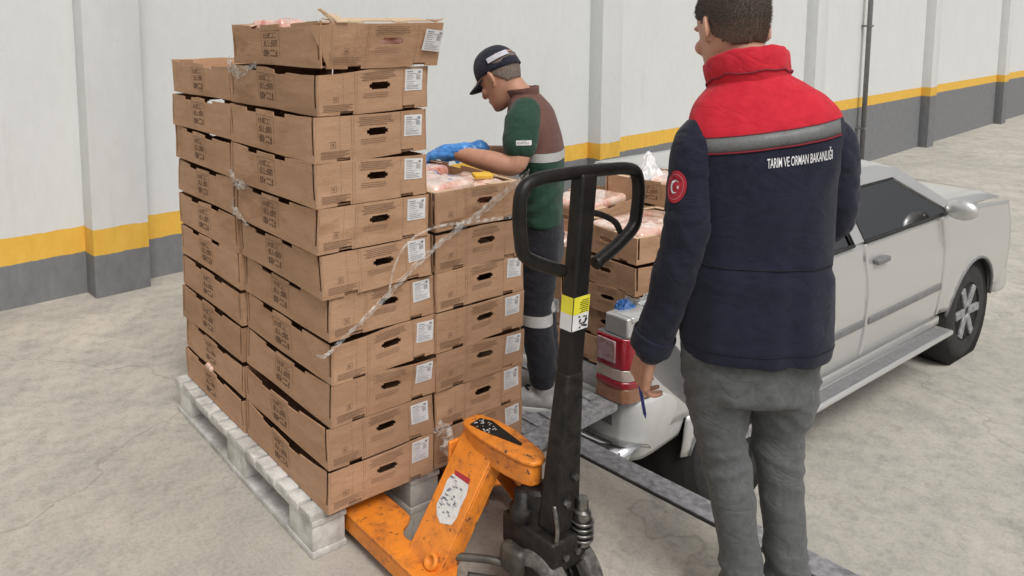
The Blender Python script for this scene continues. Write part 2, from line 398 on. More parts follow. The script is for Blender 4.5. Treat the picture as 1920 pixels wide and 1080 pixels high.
# ------------------------------------------------------------------ pallet
H0 = .145; CH = .1326; CW, CL = .392, .572
pal = thing('plastic_pallet', 'scuffed white pallet under the stacked cartons', 'pallet', (0, 0, 0))
PX0, PX1, PY0, PY1 = -.034, .80, .030, 1.19
nb = 15; wbd = (PY1-PY0)/nb
for i in range(nb):
    y0 = PY0+i*wbd
    j = random.uniform(-.006, .004)
    sharp(mk('deck_board', box(PX0+j, PX1+j, y0+.006, y0+wbd-.006, H0-.026, H0-.003, .003), M_PALLET, pal))
for bx in (PX0+.004, .335, PX1-.124):
    for by, bl in ((PY0+.006, .15), (.51, .16), (PY1-.156, .15)):
        sharp(mk('block', box(bx, bx+.115, by, by+bl, .022, H0-.044, .006), M_PALLETB if bx > .1 else M_PALLET, pal))
    sharp(mk('runner', box(bx-.002, bx+.119, PY0+.002, PY1-.002, .0, .0215, .004), M_PALLET, pal))
    sharp(mk('stringer', box(bx-.002, bx+.119, PY0+.002, PY1-.002, H0-.0435, H0-.0265, .004), M_PALLET, pal))

# ------------------------------------------------------------------ cartons
def panel(us, vs, skip, t):
    """solid sheet in (u,v) with cells left out; thickness t along +w"""
    nu, nv = len(us), len(vs); idx = {}; V, F = [], []
    keep = [[not skip((us[i]+us[i+1])/2, (vs[j]+vs[j+1])/2) for j in range(nv-1)] for i in range(nu-1)]
    def vid(i, j, k):
        if (i,j,k) not in idx: idx[(i,j,k)] = len(V); V.append(Vector((us[i], vs[j], t*k)))
        return idx[(i,j,k)]
    for i in range(nu-1):
        for j in range(nv-1):
            if not keep[i][j]: continue
            F.append((vid(i,j,0), vid(i,j+1,0), vid(i+1,j+1,0), vid(i+1,j,0)))
            F.append((vid(i,j,1), vid(i+1,j,1), vid(i+1,j+1,1), vid(i,j+1,1)))
            for (di, dj, a, b_) in ((-1,0,(i,j),(i,j+1)),(1,0,(i+1,j+1),(i+1,j)),(0,-1,(i+1,j),(i,j)),(0,1,(i,j+1),(i+1,j+1))):
                ii, jj = i+di, j+dj
                if ii < 0 or jj < 0 or ii >= nu-1 or jj >= nv-1 or not keep[ii][jj]:
                    F.append((vid(*a,0), vid(*b_,0), vid(*b_,1), vid(*a,1)))
    return V, F
def br(lo, hi, marks, step=.07):
    xs = sorted(set([lo, hi]+[m for m in marks if lo < m < hi])); out = []
    for a, b_ in zip(xs, xs[1:]):
        k = max(1, int((b_-a)/step+.5)); out += [a+(b_-a)*q/k for q in range(k)]
    return out+[hi]
def inr(x, a, b_): return a < x < b_
def front_panel(H, w, back=False):
    hx0, hx1, hz0, hz1 = -.022, .052, .068, .09
    n1, n2 = (-.125, -.08), (.10, .145)
    us = br(-w/2, w/2, (hx0, hx0+.008, hx1-.008, hx1, *n1, *n2)); vs = br(0, H, (.011, hz0, hz0+.005, hz1-.005, hz1), .035)
    def skip(x, z):
        if inr(x, hx0, hx1) and inr(z, hz0, hz1):
            return not ((x < hx0+.008 or x > hx1-.008) and (z < hz0+.005 or z > hz1-.005))
        return (inr(x, *n1) or inr(x, *n2)) and z < .011
    return panel(us, vs, skip, .004)
def long_panel(H, l):
    s0 = l/2-.019; n1, n2 = (-.15, -.075), (.045, .12)
    us = br(-l/2, l/2, (-s0-.0125, -s0, s0, s0+.0125, *n1, *n2)); vs = br(0, H, (.024, H-.013, H-.02), .035)
    def skip(x, z):
        if (inr(x, s0, s0+.0125) or inr(x, -s0-.0125, -s0)) and z > .024: return True
        return (inr(x, *n1) or inr(x, *n2)) and z > H-.013
    return panel(us, vs, skip, .004)
def frameM(o, ux, uz, w): # columns: u -> ux, v -> uz, w -> w
    return Matrix(((ux[0],uz[0],w[0],o[0]),(ux[1],uz[1],w[1],o[1]),(ux[2],uz[2],w[2],o[2]),(0,0,0,1)))
def strokes(items):
    return J(*[([(a,c,0),(b_,c,0),(b_,d,0),(a,d,0)], [(0,1,2,3)]) for a,b_,c,d in items])
rp = random.Random(3)
def glyphs(x0, x1, z, h, bold, rnd):
    out = []; x = x0
    while x < x1-h*.4:
        w = h*rnd.uniform(.35, .7); t = bold
        kind = rnd.randrange(5)
        if kind in (0,1,2): out.append((x, x+t, z, z+h))
        if kind in (0,3): out.append((x, x+w, z+h-t, z+h))
        if kind in (1,3,4): out.append((x, x+w, z, z+t))
        if kind in (2,4): out.append((x, x+w, z+h*.45, z+h*.45+t))
        if kind in (0,4): out.append((x+w-t, x+w, z, z+h))
        x += w+h*.22
    return out
side_print = []
X0, X1 = -.075, .045
side_print += [(X0, X1, .112, .1135), (X0, X0+.0015, .03, .112), (X1-.0015, X1, .03, .112)]
side_print += glyphs(X0+.012, X1-.014, .086, .019, .0028, rp)+glyphs(X0+.012, X1-.012, .058, .021, .0032, rp)+glyphs(X0+.01, X1-.02, .026, .022, .0052, rp)
front_print_creases = []
for z in (.099, .1045, .110, .1155, .121): front_print_creases += [(-.055+rp.uniform(0,.012), .075-rp.uniform(0,.03), z, z+.0019)]
for z in (.0455, .0515, .0575): front_print_creases += [(-.045, .06-rp.uniform(0,.04), z, z+.0014)]
for z in (.012, .0165, .021, .026, .0305): front_print_creases += [(-.178, -.178+rp.uniform(.05,.10), z, z+.0016)]
front_print_creases += [(-.145,-.127,.042,.0432),(-.145,-.127,.058,.0592),(-.145,-.1438,.042,.059),(-.1282,-.127,.042,.059),(-.140,-.133,.047,.054)]
front_print_creases += [(-.0745,-.0735,.0,.131),(-.0665,-.0658,.012,.131),(.0985,.0997,.0,.131),(-.113,-.1124,.03,.131)]  # vertical fold creases, their shade drawn as thin dark strips
lab_print = [(.006,.03,.058,.0605),(.006,.05,.052,.0535),(.006,.028,.046,.0475),(.006,.036,.041,.0422),(.006,.03,.035,.0362),(.006,.04,.028,.0292),(.006,.058,.006,.0072),(.006,.05,.011,.0122),(.006,.058,.016,.0172),(.006,.034,.0215,.0227)]
lab_print += [(.044+.0032*q,.0455+.0032*q,.034,.05) for q in range(5)] + [(.05,.06,.054,.061)]
ORD = ['bottom', 'second', 'third', 'fourth', 'fifth', 'sixth', 'seventh', 'eighth', 'ninth', 'tenth', 'topmost']

def carton(label, group, loc, rz, seed, sticker=True, rx=0.0, ry=0.0, H=CH-.0015, front=True, sag=1.0, rims=False):
    rn = random.Random(seed)
    t = thing('carton', label, 'carton', loc, (rx, ry, rz), group)
    sv = Vector((seed*7.31, seed*3.17, seed*1.7)); w, l = CW, CL
    k1, k2 = rn.uniform(-.005,.005), rn.uniform(-.005,.005); bl_ = rn.uniform(.001,.010); dip = rn.uniform(.001,.014)
    dcor = [rn.choice((0,-.004,-.013))*rn.uniform(.5,1.2) for _ in range(4)]
    def warp(p):
        q = Vector((p.x*4, p.y*3.2, p.z*5))+sv
        d = (noise.noise_vector(q)*.0045+noise.noise_vector(q*3.1)*.0016)*sag
        fx, fy, fz = p.x/(w/2), p.y/(l/2), p.z/H
        bul = (1-min(1, abs(fy))**2)*bl_*sag*(fz if bl_ > 0 else fz*fz)
        d += Vector((math.copysign(bul, p.x) if abs(fx) > .9 else 0, math.copysign((1-min(1,abs(fx))**2)*.003*fz, p.y) if abs(fy) > .9 else 0, 0))
        d += Vector((k1*fz, k2*fz, 0))
        if abs(fx) > .9: d.z -= dip*sag*(1-min(1, abs(fy))**2)*fz**3
        # crushed corners along the top edge
        for ci, (sx, sy) in enumerate(((-1,-1),(1,-1),(1,1),(-1,1))):
            wgt = max(0, 1-((fx-sx)**2+(fy-sy)**2)*.9); d.z += dcor[ci]*wgt*fz*sag
        return p+d
    def W(vf): return [warp(Vector(p)) for p in vf[0]], vf[1]
    FM = frameM((0,-l/2,0),(1,0,0),(0,0,1),(0,1,0)); BM = frameM((0,l/2,0),(-1,0,0),(0,0,1),(0,-1,0))
    LM = frameM((-w/2,0,0),(0,-1,0),(0,0,1),(1,0,0)); RM = frameM((w/2,0,0),(0,1,0),(0,0,1),(-1,0,0))
    inner = w-.0095
    if front: mk('handle_panel', W(T(front_panel(H, inner), FM)), M_CARD, t)
    mk('handle_panel', W(T(front_panel(H, inner), BM)), M_CARD, t)
    mk('side_panel', W(T(long_panel(H, l), LM)), M_CARD, t)
    mk('side_panel', W(T(long_panel(H, l), RM)), M_CARD, t)
    # corner posts folded inside, floor and rim flaps
    fl_ = [box(-w/2+.006, w/2-.006, -l/2+.006, l/2-.006, .002, .006)]
    for sx in (-1, 1):
        for sy in (-1, 1):
            x0, y0 = sx*(w/2-.034), sy*(l/2-.0065)
            fl_.append(box(min(x0, x0-sx*.05), max(x0, x0-sx*.05), min(y0, y0-sy*.003), max(y0, y0-sy*.003), .006, H-.004))
    mk('tray_floor', W(J(*fl_)), M_CARD, t)
    if rims:
        rim = []
        for sy in (-1, 1):
            y0 = sy*(l/2-.006)
            if sy < 0 and not front: continue
            for a_, b_ in ((-w/2+.012, -w/2+.10), (.05, w/2-.012)): rim.append(box(a_, b_, min(y0, y0-sy*.03), max(y0, y0-sy*.03), H-.006, H-.003))
        for sx in (-1, 1):
            x0 = sx*(w/2-.006)
            for a_, b_ in ((-l/2+.03, -l/2+.14), (.15, l/2-.03)): rim.append(box(min(x0, x0-sx*.022), max(x0, x0-sx*.022), a_, b_, H-.006, H-.003))
        for q_ in rim: mk('rim_flap', W(q_), M_CARDEDGE, t)
    if front:
        mk('print', W(T(strokes(front_print_creases), FM @ Matrix.Translation((0,0,-.0011)))), M_INKCREASE, t)  # printing plus the painted crease lines
        if sticker:
            zt = .054+rn.uniform(-.004,.004); xt = .112+rn.uniform(-.006,.004)
            mm = FM @ Matrix.Translation((xt, zt, -.0013)) @ Matrix.Rotation(rn.uniform(-.05,.05), 4, 'Z')
            gx = [i*.0672/6 for i in range(7)]; gv = []; gf = []
            for a in range(7):
                for b_ in range(7): gv.append((gx[a], gx[b_], 0))
            for a in range(6):
                for b_ in range(6): gf.append((a*7+b_, (a+1)*7+b_, (a+1)*7+b_+1, a*7+b_+1))
            st = mk('label_sticker', W(T((gv, gf), mm)), M_PAPER, t)
            mk('print', W(T(strokes(lab_print), mm @ Matrix.Translation((0,0,-.0009)))), M_BLACKPRINT, st)
    mk('print', W(T(strokes(side_print), LM @ Matrix.Translation((0,0,-.0012)))), M_INK2, t)
    return t

GA = 'cartons stacked on the pallet'
offA = [.006,.010,.018,.021,.019,.003,-.013,-.019,-.018,-.008,.004]
def zlev(k): return H0 + CH*k
rj = random.Random(11)
top_words = {0: 'bottom'}
def lab(k, n, where):
    wd = 'bottom carton' if k == 0 else ('topmost carton' if k == n-1 else ORD[k]+' carton from the bottom')
    return f'cardboard carton, {wd} in {where}'
carts = {}
for k in range(10):
    carts['A', k] = carton(lab(k, 11, 'the tallest stack nearest the camera'), GA, (.199+offA[k], .289+rj.uniform(-.004,.004), zlev(k)), rj.uniform(-.012,.012), 20+k, rx=rj.uniform(-.003,.003), ry=rj.uniform(-.004,.004))
offB = [0,.004,-.003,.004,0,-.004,-.006,-.010,-.014,-.008]
for k in range(10):
    carts['B', k] = carton(lab(k, 10, 'the far left stack'), GA, (.199+offB[k]+.004, .873+rj.uniform(-.004,.004), zlev(k)), rj.uniform(-.016,.016), 40+k, rx=rj.uniform(-.004,.004), ry=rj.uniform(-.004,.004))
for k in range(7):
    carts['C', k] = carton(lab(k, 7, 'the lower stack behind the orange jack'), GA, (.607+rj.uniform(-.004,.006), .289+rj.uniform(-.006,.006), zlev(k)), rj.uniform(-.014,.014), 60+k, sticker=(k not in (6, 5)), rims=(k == 6), rx=rj.uniform(-.003,.003), ry=rj.uniform(-.004,.004))
for k in range(7):
    carton(lab(k, 7, 'the back stack behind the lower one'), GA, (.607+rj.uniform(-.004,.006), .875, zlev(k)), rj.uniform(-.014,.014), 80+k)

def meat(label, group, c, sx, sy, sz, rz, seed, m=None, tilt=(0,0)):
    n1, n2 = 18, 14; V, F = [], []; sv = Vector((seed*5.3, seed*2.9, 0))
    base = J(box(-sx/2, sx/2, -sy/2, sy/2, 0, sz, min(sz*.45, .02)))
    bm = bmesh.new(); vs = [bm.verts.new(v) for v in base[0]]; [bm.faces.new([vs[i] for i in fc]) for fc in base[1]]
    bmesh.ops.subdivide_edges(bm, edges=[e for e in bm.edges if e.calc_length() > .03], cuts=7, use_grid_fill=True)
    for v in bm.verts:
        q = v.co*14+sv; v.co += Vector((noise.noise(q)*.010, noise.noise(q+Vector((9,0,0)))*.010, (noise.noise(q*1.3+Vector((0,7,0)))*.008+(1-abs(noise.noise(q*2.1)*2))*.006)*(1 if v.co.z > sz*.3 else .1)))
    me = bpy.data.meshes.new('meat_pack'); bm.to_mesh(me); bm.free(); me.polygons.foreach_set('use_smooth', [True]*len(me.polygons))
    o = link('meat_pack', me, m or M_MEAT); o.location = c; o.rotation_euler = (tilt[0], tilt[1], rz)
    return tag(o, label, 'meat pack', group)

# broken top carton of the tallest stack
bt = carton('brown cardboard carton with burst open front corner on top of the tallest stack', GA, (.203, .289, zlev(10)), .015, 31, front=False, rims=True, H=CH+.004)
TL = WM[bt.name]
hp = front_panel(CH, CW-.004)
fm = Matrix.Translation((.014, -CL/2-.004, 0)) @ Matrix.Rotation(R_(15), 4, 'X') @ Matrix.Rotation(R_(-3.0), 4, 'Z') @ frameM((0,0,0),(1,0,0),(0,0,1),(0,1,0))
def bend(vf):  # sagging torn sheet
    return [Vector(p)+Vector((0,0,0))+noise.noise_vector(Vector((p[0]*7,p[1]*9,3)))*.006 for p in vf[0]], vf[1]
mk('handle_panel', T(bend(hp), fm), M_CARD, bt)
mk('print', T(strokes(front_print_creases), fm @ Matrix.Translation((0,0,-.007))), M_INKCREASE, bt)  # same mesh of printing and painted crease lines
mm = fm @ Matrix.Translation((.118,.052,-.009)) @ Matrix.Rotation(-.10, 4, 'Z')
st = mk('label_sticker', T(([(0,0,0),(.066,0,0),(.066,.066,0),(0,.066,0)], [(0,1,2,3)]), mm), M_PAPER, bt)
mk('print', T(strokes(lab_print), mm @ Matrix.Translation((0,0,-.0012))), M_BLACKPRINT, st)
# torn return flap of the burst corner, and loose rim strips
def sheet(pts, t=.0035):
    P = [Vector(p) for p in pts]; n = (P[1]-P[0]).cross(P[2]-P[0]).normalized()*t
    k = len(P); return P+[p+n for p in P], [tuple(range(k))[::-1], tuple(range(k, 2*k))]+[(i, (i+1)%k, (i+1)%k+k, i+k) for i in range(k)]
xl = -CW/2+.018
mk('torn_flap', sheet([(xl,-CL/2-.006,.002),(xl+.001,-CL/2-.036,.125),(xl-.034,-CL/2+.03,.120),(xl-.012,-CL/2+.012,.05)]), M_CARD, bt)
mk('torn_flap', sheet([(xl-.03,-CL/2+.0,.165),(xl-.024,-CL/2-.008,.168),(xl+.028,-CL/2-.03,.128),(xl+.012,-CL/2-.02,.126)]), M_CARDEDGE, bt)
mk('torn_flap', sheet([(xl+.012,-CL/2-.034,.128),(xl+.05,-CL/2-.036,.128),(xl+.045,-CL/2+.03,.150),(xl+.006,-CL/2+.01,.154)]), M_CARDEDGE, bt)
mk('torn_flap', sheet([(CW/2-.01,-CL/2-.036,.128),(CW/2+.02,-CL/2-.032,.138),(CW/2+.062,-CL/2+.03,.134),(CW/2+.01,-CL/2+.04,.136)]), M_CARD, bt)
for a, b_ in ((.052,.10),(-.10,-.055)):
    mk('torn_flap', sheet([(a-.02,-CL/2-.03,.128),(b_-.02,-CL/2-.031,.128),(b_-.018,-CL/2+.012,.136),(a-.022,-CL/2+.012,.136)]), M_CARDEDGE, bt)
mk('rim_strip', sheet([(-CW/2+.03,-CL/2-.02,.131),(CW/2-.02,-CL/2-.02,.131),(CW/2-.02,-CL/2+.05,.139),(-CW/2+.03,-CL/2+.05,.139)]), M_CARDEDGE, bt)
GM = 'wrapped meat packs in open cartons'
meat('pink wrapped meat pack inside the burst top carton, near its torn corner', GM, (.12, .115, zlev(10)+.012), .17, .2, .085, .1, 1, M_FAT)
meat('pink wrapped meat pack inside the burst top carton, behind its handle slot', GM, (.30, .115, zlev(10)+.012), .17, .2, .07, -.1, 2)
meat('red meat pack rising over the rim of the burst top carton', GM, (.09, .40, zlev(10)+.012), .12, .16, .125, .2, 3)
z7 = zlev(7)
meat('pale pink meat pack on the open carton in front of the worker', GM, (.515, .16, z7-.045), .20, .24, .050, .12, 4, M_FAT)
meat('pink meat pack at the right side of the open carton before the worker', GM, (.70, .16, z7-.075), .16, .22, .055, -.15, 5, M_FAT)
meat('dark pink meat pack under the gloved hand of the worker', GM, (.60, .42, z7-.070), .30, .2, .060, .3, 6)
yt = sharp(mk('yellow_tag', box(-.035,.035,-.016,.016,0,.014,.004), mat('yellow card', (.74,.45,.04), .6, (.8,.52,.08), 20)))
yt.location = (.70, .105, z7-.006); yt.rotation_euler = (.25, .05, -.25)
tag(yt, 'small yellow tag on the meat beside the worker forearm', 'tag')
meat('small pink meat scrap poking out of the bottom left carton', GM, (.012, .90, zlev(1)-.014), .03, .05, .02, 0, 9, M_FAT)

# ------------------------------------------------------------------ stretch film
def ribbon(name, pts, w, label, seed, up=(0,0,1), twist=0.0, sub=14, crumple=.006):
    Pp = catmull(pts, sub); V, F = [], []; m = 7
    for i, p in enumerate(Pp):
        t = (Pp[min(i+1,len(Pp)-1)]-Pp[max(i-1,0)]).normalized(); a = Vector(up); a = (a-t*a.dot(t)).normalized(); b_ = t.cross(a)
        an = twist*i/len(Pp); d = a*math.cos(an)+b_*math.sin(an); e = t.cross(d)
        ww = w[0]+(w[1]-w[0])*i/len(Pp)
        for k in range(m):
            s_ = (k/(m-1)-.5); q = Vector((i*.45, k*1.1, seed))
            V.append(p+d*s_*ww*(1+.25*noise.noise(q*.6))+e*noise.noise(q)*crumple)
    for i in range(len(Pp)-1):
        for k in range(m-1): F.append((i*m+k, i*m+k+1, (i+1)*m+k+1, (i+1)*m+k))
    o = mk(name, (V, F), M_FILM, None, True); return tag(o, label, 'film')
ribbon('film_band', [(-.012,.02,.640),(.0,-.012,.648),(.06,-.020,.690),(.18,-.022,.765),(.33,-.024,.868),(.45,-.022,.930),(.58,-.022,.985),(.70,-.022,1.045),(.80,-.02,1.09)], (.006,.044), 'twisted clear stretch film band running diagonally across the cartons', 1, twist=.5)
ribbon('film_strand', [(.22,-.018,.775),(.225,-.022,.83),(.25,-.026,.90),(.30,-.026,.945),(.36,-.024,.962),(.41,-.022,.968)], (.006,.007), 'thin clear film strand hanging in a curve over a handle slot', 2, crumple=.001)
ribbon('film_strand', [(.40,-.022,.968),(.50,-.022,.962),(.62,-.022,.955),(.78,-.018,.945)], (.008,.012), 'thin horizontal film strand across the lower stack of cartons', 3, crumple=.002)
def scrap(pts, seed, label):
    o = ribbon('film_scrap', pts, (.055,.04), label, seed, twist=.7, sub=8, crumple=.016); return o
scrap([(-.006,.60,1.470),(-.014,.55,1.455),(-.016,.50,1.440),(-.012,.43,1.45),(-.004,.37,1.462)], 4, 'crumpled film scrap under the burst top carton')
scrap([(-.008,.585,1.10),(-.026,.55,1.085),(-.028,.50,1.07),(-.018,.46,1.078)], 5, 'larger crumpled film scrap stuck between left side cartons')
scrap([(-.012,.585,.985),(-.028,.54,.972),(-.018,.47,.945)], 6, 'lower crumpled film scrap stuck between left side cartons')
scrap([(.405,-.01,.305),(.43,-.03,.285),(.43,-.03,.24),(.46,-.03,.20)], 7, 'film scrap hanging between two stacks above the orange fork')

# ------------------------------------------------------------------ pallet jack
def prism(outline, z0, z1, ax='z'):
    n = len(outline)
    if ax == 'z': v = [(x,y,z0) for x,y in outline]+[(x,y,z1) for x,y in outline]
    elif ax == 'y': v = [(x,z0,z) for x,z in outline]+[(x,z1,z) for x,z in outline]
    else: v = [(z0,x,z) for x,z in outline]+[(z1,x,z) for x,z in outline]
    return v, [tuple(range(n))[::-1], tuple(range(n,2*n))]+[(i,(i+1)%n,(i+1)%n+n,i+n) for i in range(n)]
def bev(o, w=.004, seg=2):
    m = o.modifiers.new('bevel', 'BEVEL'); m.width = w; m.segments = seg; m.limit_method = 'ANGLE'; m.angle_limit = R_(40)
    sharp(o, 40); return o
JX = .395
M_SPRING = mat('oily spring steel', (.30,.29,.28), .3, (.12,.115,.11), 60, metal=.9)
jk = thing('pallet_jack', 'worn orange pallet jack with black loop handle', 'pallet jack', (JX, -.5, 0))
for sgn in (-1, 1):
    X = lambda q: JX+sgn*(JX-q)*-1 if sgn < 0 else 2*JX-q
    ol = [(.098,1.02),(.125,1.08),(.225,1.08),(.252,1.02),(.252,-.055),(.246,-.085),(.222,-.105),(.196,-.118),(.180,-.140),(.178,-.168),(.20,-.19),(.235,-.205),(.235,-.325),(.20,-.36),(.14,-.372),(.105,-.345),(.098,-.30)]
    pts = [((x if sgn < 0 else 2*JX-x), y) for x, y in ol]
    bev(mk('fork', prism(pts, .082, .094), M_ORANGE, jk, world=True), .003)
    for xa in (.098, .244):
        x0 = xa if sgn < 0 else 2*JX-xa-.008
        mk('fork_skirt', box(x0+.0005, x0+.0075, -.30 if xa < .2 else -.05, 1.02, .036, .0815), M_ORANGE, jk, world=True)
    # sloping leg of the A-frame: channel with broad top face
    a0, a1 = (.150, .085), (.375, .405)
    dxz = Vector((a1[0]-a0[0], a1[1]-a0[1])).normalized(); nn = Vector((-dxz.y, dxz.x))
    t_ = .009
    def leg(o_, th, y0, y1, l0=0.0, l1=0.0):
        q = [Vector(a0)-dxz*l0, Vector(a1)+dxz*l1]
        pr = [(q[0]-nn*o_), (q[1]-nn*o_), (q[1]-nn*(o_+th)), (q[0]-nn*(o_+th))]
        return prism([((p.x if sgn < 0 else 2*JX-p.x), p.y) for p in pr], y0, y1, 'y')
    bev(mk('frame_leg', leg(0, t_, -.335, -.195), M_ORANGE, jk, world=True), .003)
    bev(mk('leg_flange', leg(t_+.0005, .05, -.335, -.326, 0, -.03), M_ORANGE, jk, world=True), .002)
    bev(mk('leg_flange', leg(t_+.0005, .05, -.204, -.195, 0, -.03), M_ORANGE, jk, world=True), .002)
    xb = .165 if sgn < 0 else 2*JX-.165
    mk('boss', J(T(lathe([(0.0,-.004),(.020,-.004),(.024,.004),(.024,.014),(.016,.018),(.013,.006)], (0,0,0), 'z', 20), Matrix.Translation((xb, -.30, .108)) @ Matrix.Rotation(-sgn*R_(-55), 4, 'Y'))), M_ORANGE, jk, True, world=True)
# head plate and tongue
hd = [(.355,-.20),(.372,-.188),(.418,-.188),(.435,-.20),(.450,-.26),(.452,-.33),(.442,-.40),(.432,-.455),(.415,-.482),(.39,-.49),(.365,-.482),(.352,-.455),(.345,-.40),(.340,-.33),(.342,-.26)]
bev(mk('head_plate', prism(hd, .402, .416), M_ORANGE, jk, world=True), .005)
hd2 = [(JX+(x-JX)*.93, -.34+(y+.34)*.93) for x, y in hd]
bev(mk('head_skirt', prism(hd2, .340, .4015), M_ORANGE, jk, world=True), .006)
mk('warning_decal', prism([(.362,-.225),(.412,-.215),(.430,-.25),(.412,-.395),(.40,-.40),(.366,-.27)], .4165, .4172), M_BLACK, jk, world=True)
rd = random.Random(5); dk = bpy.data.objects[jk.children[-1].name] if jk.children else None
wc = []
for q in range(26):
    x = rd.uniform(.368,.412); y = rd.uniform(-.30,-.228); a = rd.uniform(.003,.007); wc.append((x,x+a,y,y+rd.uniform(.002,.005)))
mk('decal_print', T(strokes(wc), Matrix.Translation((0,0,.4179))), M_PAPER, jk, world=True)
# worn white sticker on the near leg
a0, a1 = Vector((.150,.085)), Vector((.375,.405)); dd = (a1-a0).normalized(); nn = Vector((-dd.y, dd.x))
def onleg(s_, y, o_=.0012): p = a0+dd*s_+nn*o_; return Vector((p.x, y, p.y))
rag = [(.135,-.305),(.16,-.312),(.19,-.308),(.225,-.310),(.25,-.302),(.256,-.27),(.25,-.232),(.225,-.222),(.19,-.226),(.155,-.224),(.132,-.24),(.120,-.265)]
lbl = mk('worn_sticker', ([onleg(s_, y) for s_, y in rag], [tuple(range(len(rag)))]), mat('scuffed sticker', (.70,.69,.68), .5, (.50,.47,.45), 60, lo=.5, hi=.7), jk, world=True)
pr = []
for q in range(34):
    s_ = rd.uniform(.145,.24); y = rd.uniform(-.298,-.235); a = rd.uniform(.004,.014); b_ = rd.uniform(.002,.006)
    pr.append(([onleg(s_,y,.002),onleg(s_+b_,y,.002),onleg(s_+b_,y+a,.002),onleg(s_,y+a,.002)], [(0,1,2,3)]))
mk('print', J(*pr), M_BLACKPRINT, lbl, world=True)
mk('print', ([onleg(.250,-.300,.0016),onleg(.266,-.30,.0016),onleg(.262,-.235,.0016),onleg(.250,-.24,.0016)], [(0,1,2,3)]), mat('red decal', (.40,.03,.04), .5), lbl, world=True)
# back cross plate, pump and steering
bev(mk('back_plate', box(.315,.475,-.19,-.178,.10,.36), M_ORANGE, jk, world=True), .004)
HY = -.535
mk('pump_body', J(lathe([(.052,.12),(.058,.14),(.058,.21),(.045,.235),(.045,.33),(.034,.338)], (JX,-.47,0), 'z', 28)), M_BLACKDIRTY, jk, True, world=True)
sharp(bpy.data.objects[[o.name for o in jk.children if o.name.startswith('pump_body')][-1]])
bev(mk('yoke', box(.330,.462,HY-.055,-.40,.160,.250), M_BLACKDIRTY, jk, world=True), .008)
bev(mk('yoke_arm', box(.405,.484,HY-.052,HY+.05,.155,.245), M_BLACKDIRTY, jk, world=True), .008)
bev(mk('pivot_block', box(.375,.452,HY-.03,HY+.045,.262,.345), M_BLACK, jk, world=True), .01)
cy = [(.021,.205),(.024,.21),(.024,.30),(.017,.305),(.017,.335)]
sharp(mk('pump_piston', lathe(cy, (.452,HY-.045,0), 'z', 24), M_SPRING, jk, world=True))
for k in range(4):
    pts = [(.452+.028*math.cos(a), HY-.045+.028*math.sin(a), .225+.016*k) for a in [2*math.pi*q/24 for q in range(25)]]
    mk('spring_coil', tube(pts, .0040, 8), M_SPRING, jk, True, world=True)
mk('casting', box(.298,.352,-.50,-.42,.105,.185,.018), M_GREASE, jk, True, world=True)
for q, (p0, p1, p2) in enumerate((((.20,-.30,.112),(.29,-.40,.12),(.345,-.46,.10)), ((.24,-.36,.07),(.31,-.44,.072),(.37,-.50,.072)))):
    mk('link_rod', tube(catmull([p0,p1,p2],8), .011, 12), M_GREASE, jk, True, world=True)
mk('axle', tube([(.30,HY,.10),(.50,HY,.10)], .016, 16), M_GREASE, jk, True, world=True)
for xw in (.318, .437):
    tyre = [(.060,0),(.086,0),(.097,.006),(.1,.014),(.1,.040),(.097,.048),(.086,.054),(.060,.054)]
    w = sharp(mk('wheel', lathe([(.058,.002),(.058,.052)], (xw,HY,.1), 'x', 32), M_BLACKDIRTY, jk, world=True))
    V, F = [], []
    sharp(mk('tyre', (lambda g: (g[0], g[1][:-2]+[]))(lathe(tyre+[tyre[0]], (xw,HY,.1), 'x', 40)), M_TREAD, w, world=True))
    sharp(mk('hub', lathe([(.012,-.004),(.030,-.004),(.034,.004),(.034,.05),(.030,.058),(.012,.058)], (xw,HY,.1), 'x', 24), M_BLACKDIRTY, w, world=True))
s0, s1 = Vector((.413,HY,.30)), Vector((.487,HY,1.205))
bev(mk('handle_shaft', obox(s0, s1, .062, .044, (1,0,0)), M_BLACK, jk, world=True), .010, 3)
def taper(z0, z1, w0, w1, d0, d1):
    a, b_ = s0+(s1-s0)*z0, s0+(s1-s0)*z1
    v = [a+Vector((sx*w0/2, sy*d0/2, 0)) for sx, sy in ((-1,-1),(1,-1),(1,1),(-1,1))]+[b_+Vector((sx*w1/2, sy*d1/2, 0)) for sx, sy in ((-1,-1),(1,-1),(1,1),(-1,1))]
    return v, [(0,3,2,1),(4,5,6,7),(0,1,5,4),(1,2,6,5),(2,3,7,6),(3,0,4,7)]
bev(mk('shaft_sleeve', taper(-.06, .42, .094, .0645, .070, .0465), M_BLACKDIRTY, jk, world=True), .010, 3)
lp = [(.408,.955),(.335,.985),(.272,1.02),(.258,1.065),(.252,1.13),(.262,1.185),(.305,1.207),(.39,1.210),(.487,1.208),(.58,1.203),(.655,1.197),(.698,1.180),(.712,1.13),(.706,1.065),(.690,1.025),(.62,.985),(.535,.95)]
mk('handle_loop', tube(catmull([(x,HY,z) for x,z in lp], 6), .0175, 16), M_BLACK, jk, True, world=True)
mk('release_lever', tube(catmull([(.50,HY-.005,1.10),(.545,HY-.015,1.085),(.590,HY-.02,1.06),(.612,HY-.02,1.03)],6), .0085, 10), M_BLACK, jk, True, world=True)
up = (s1-s0).normalized()
def onshaft(w, t, o_=.0012): return s0+up*t+Vector((1,0,0))*w+Vector((0,-1,0))*(.022+o_)
def decal(n, w0, w1, t0, t1, m, par, o_=.0012): return mk(n, ([onshaft(w0,t0,o_),onshaft(w1,t0,o_),onshaft(w1,t1,o_),onshaft(w0,t1,o_)], [(0,1,2,3)]), m, par, world=True)
tA, tB = .495, .585
stk = decal('safety_sticker', -.030, .030, tA, tB, M_PAPER, jk)
decal('yellow_field', -.030, .030, tA+.044, tB, M_YELLOW, stk, .0018)
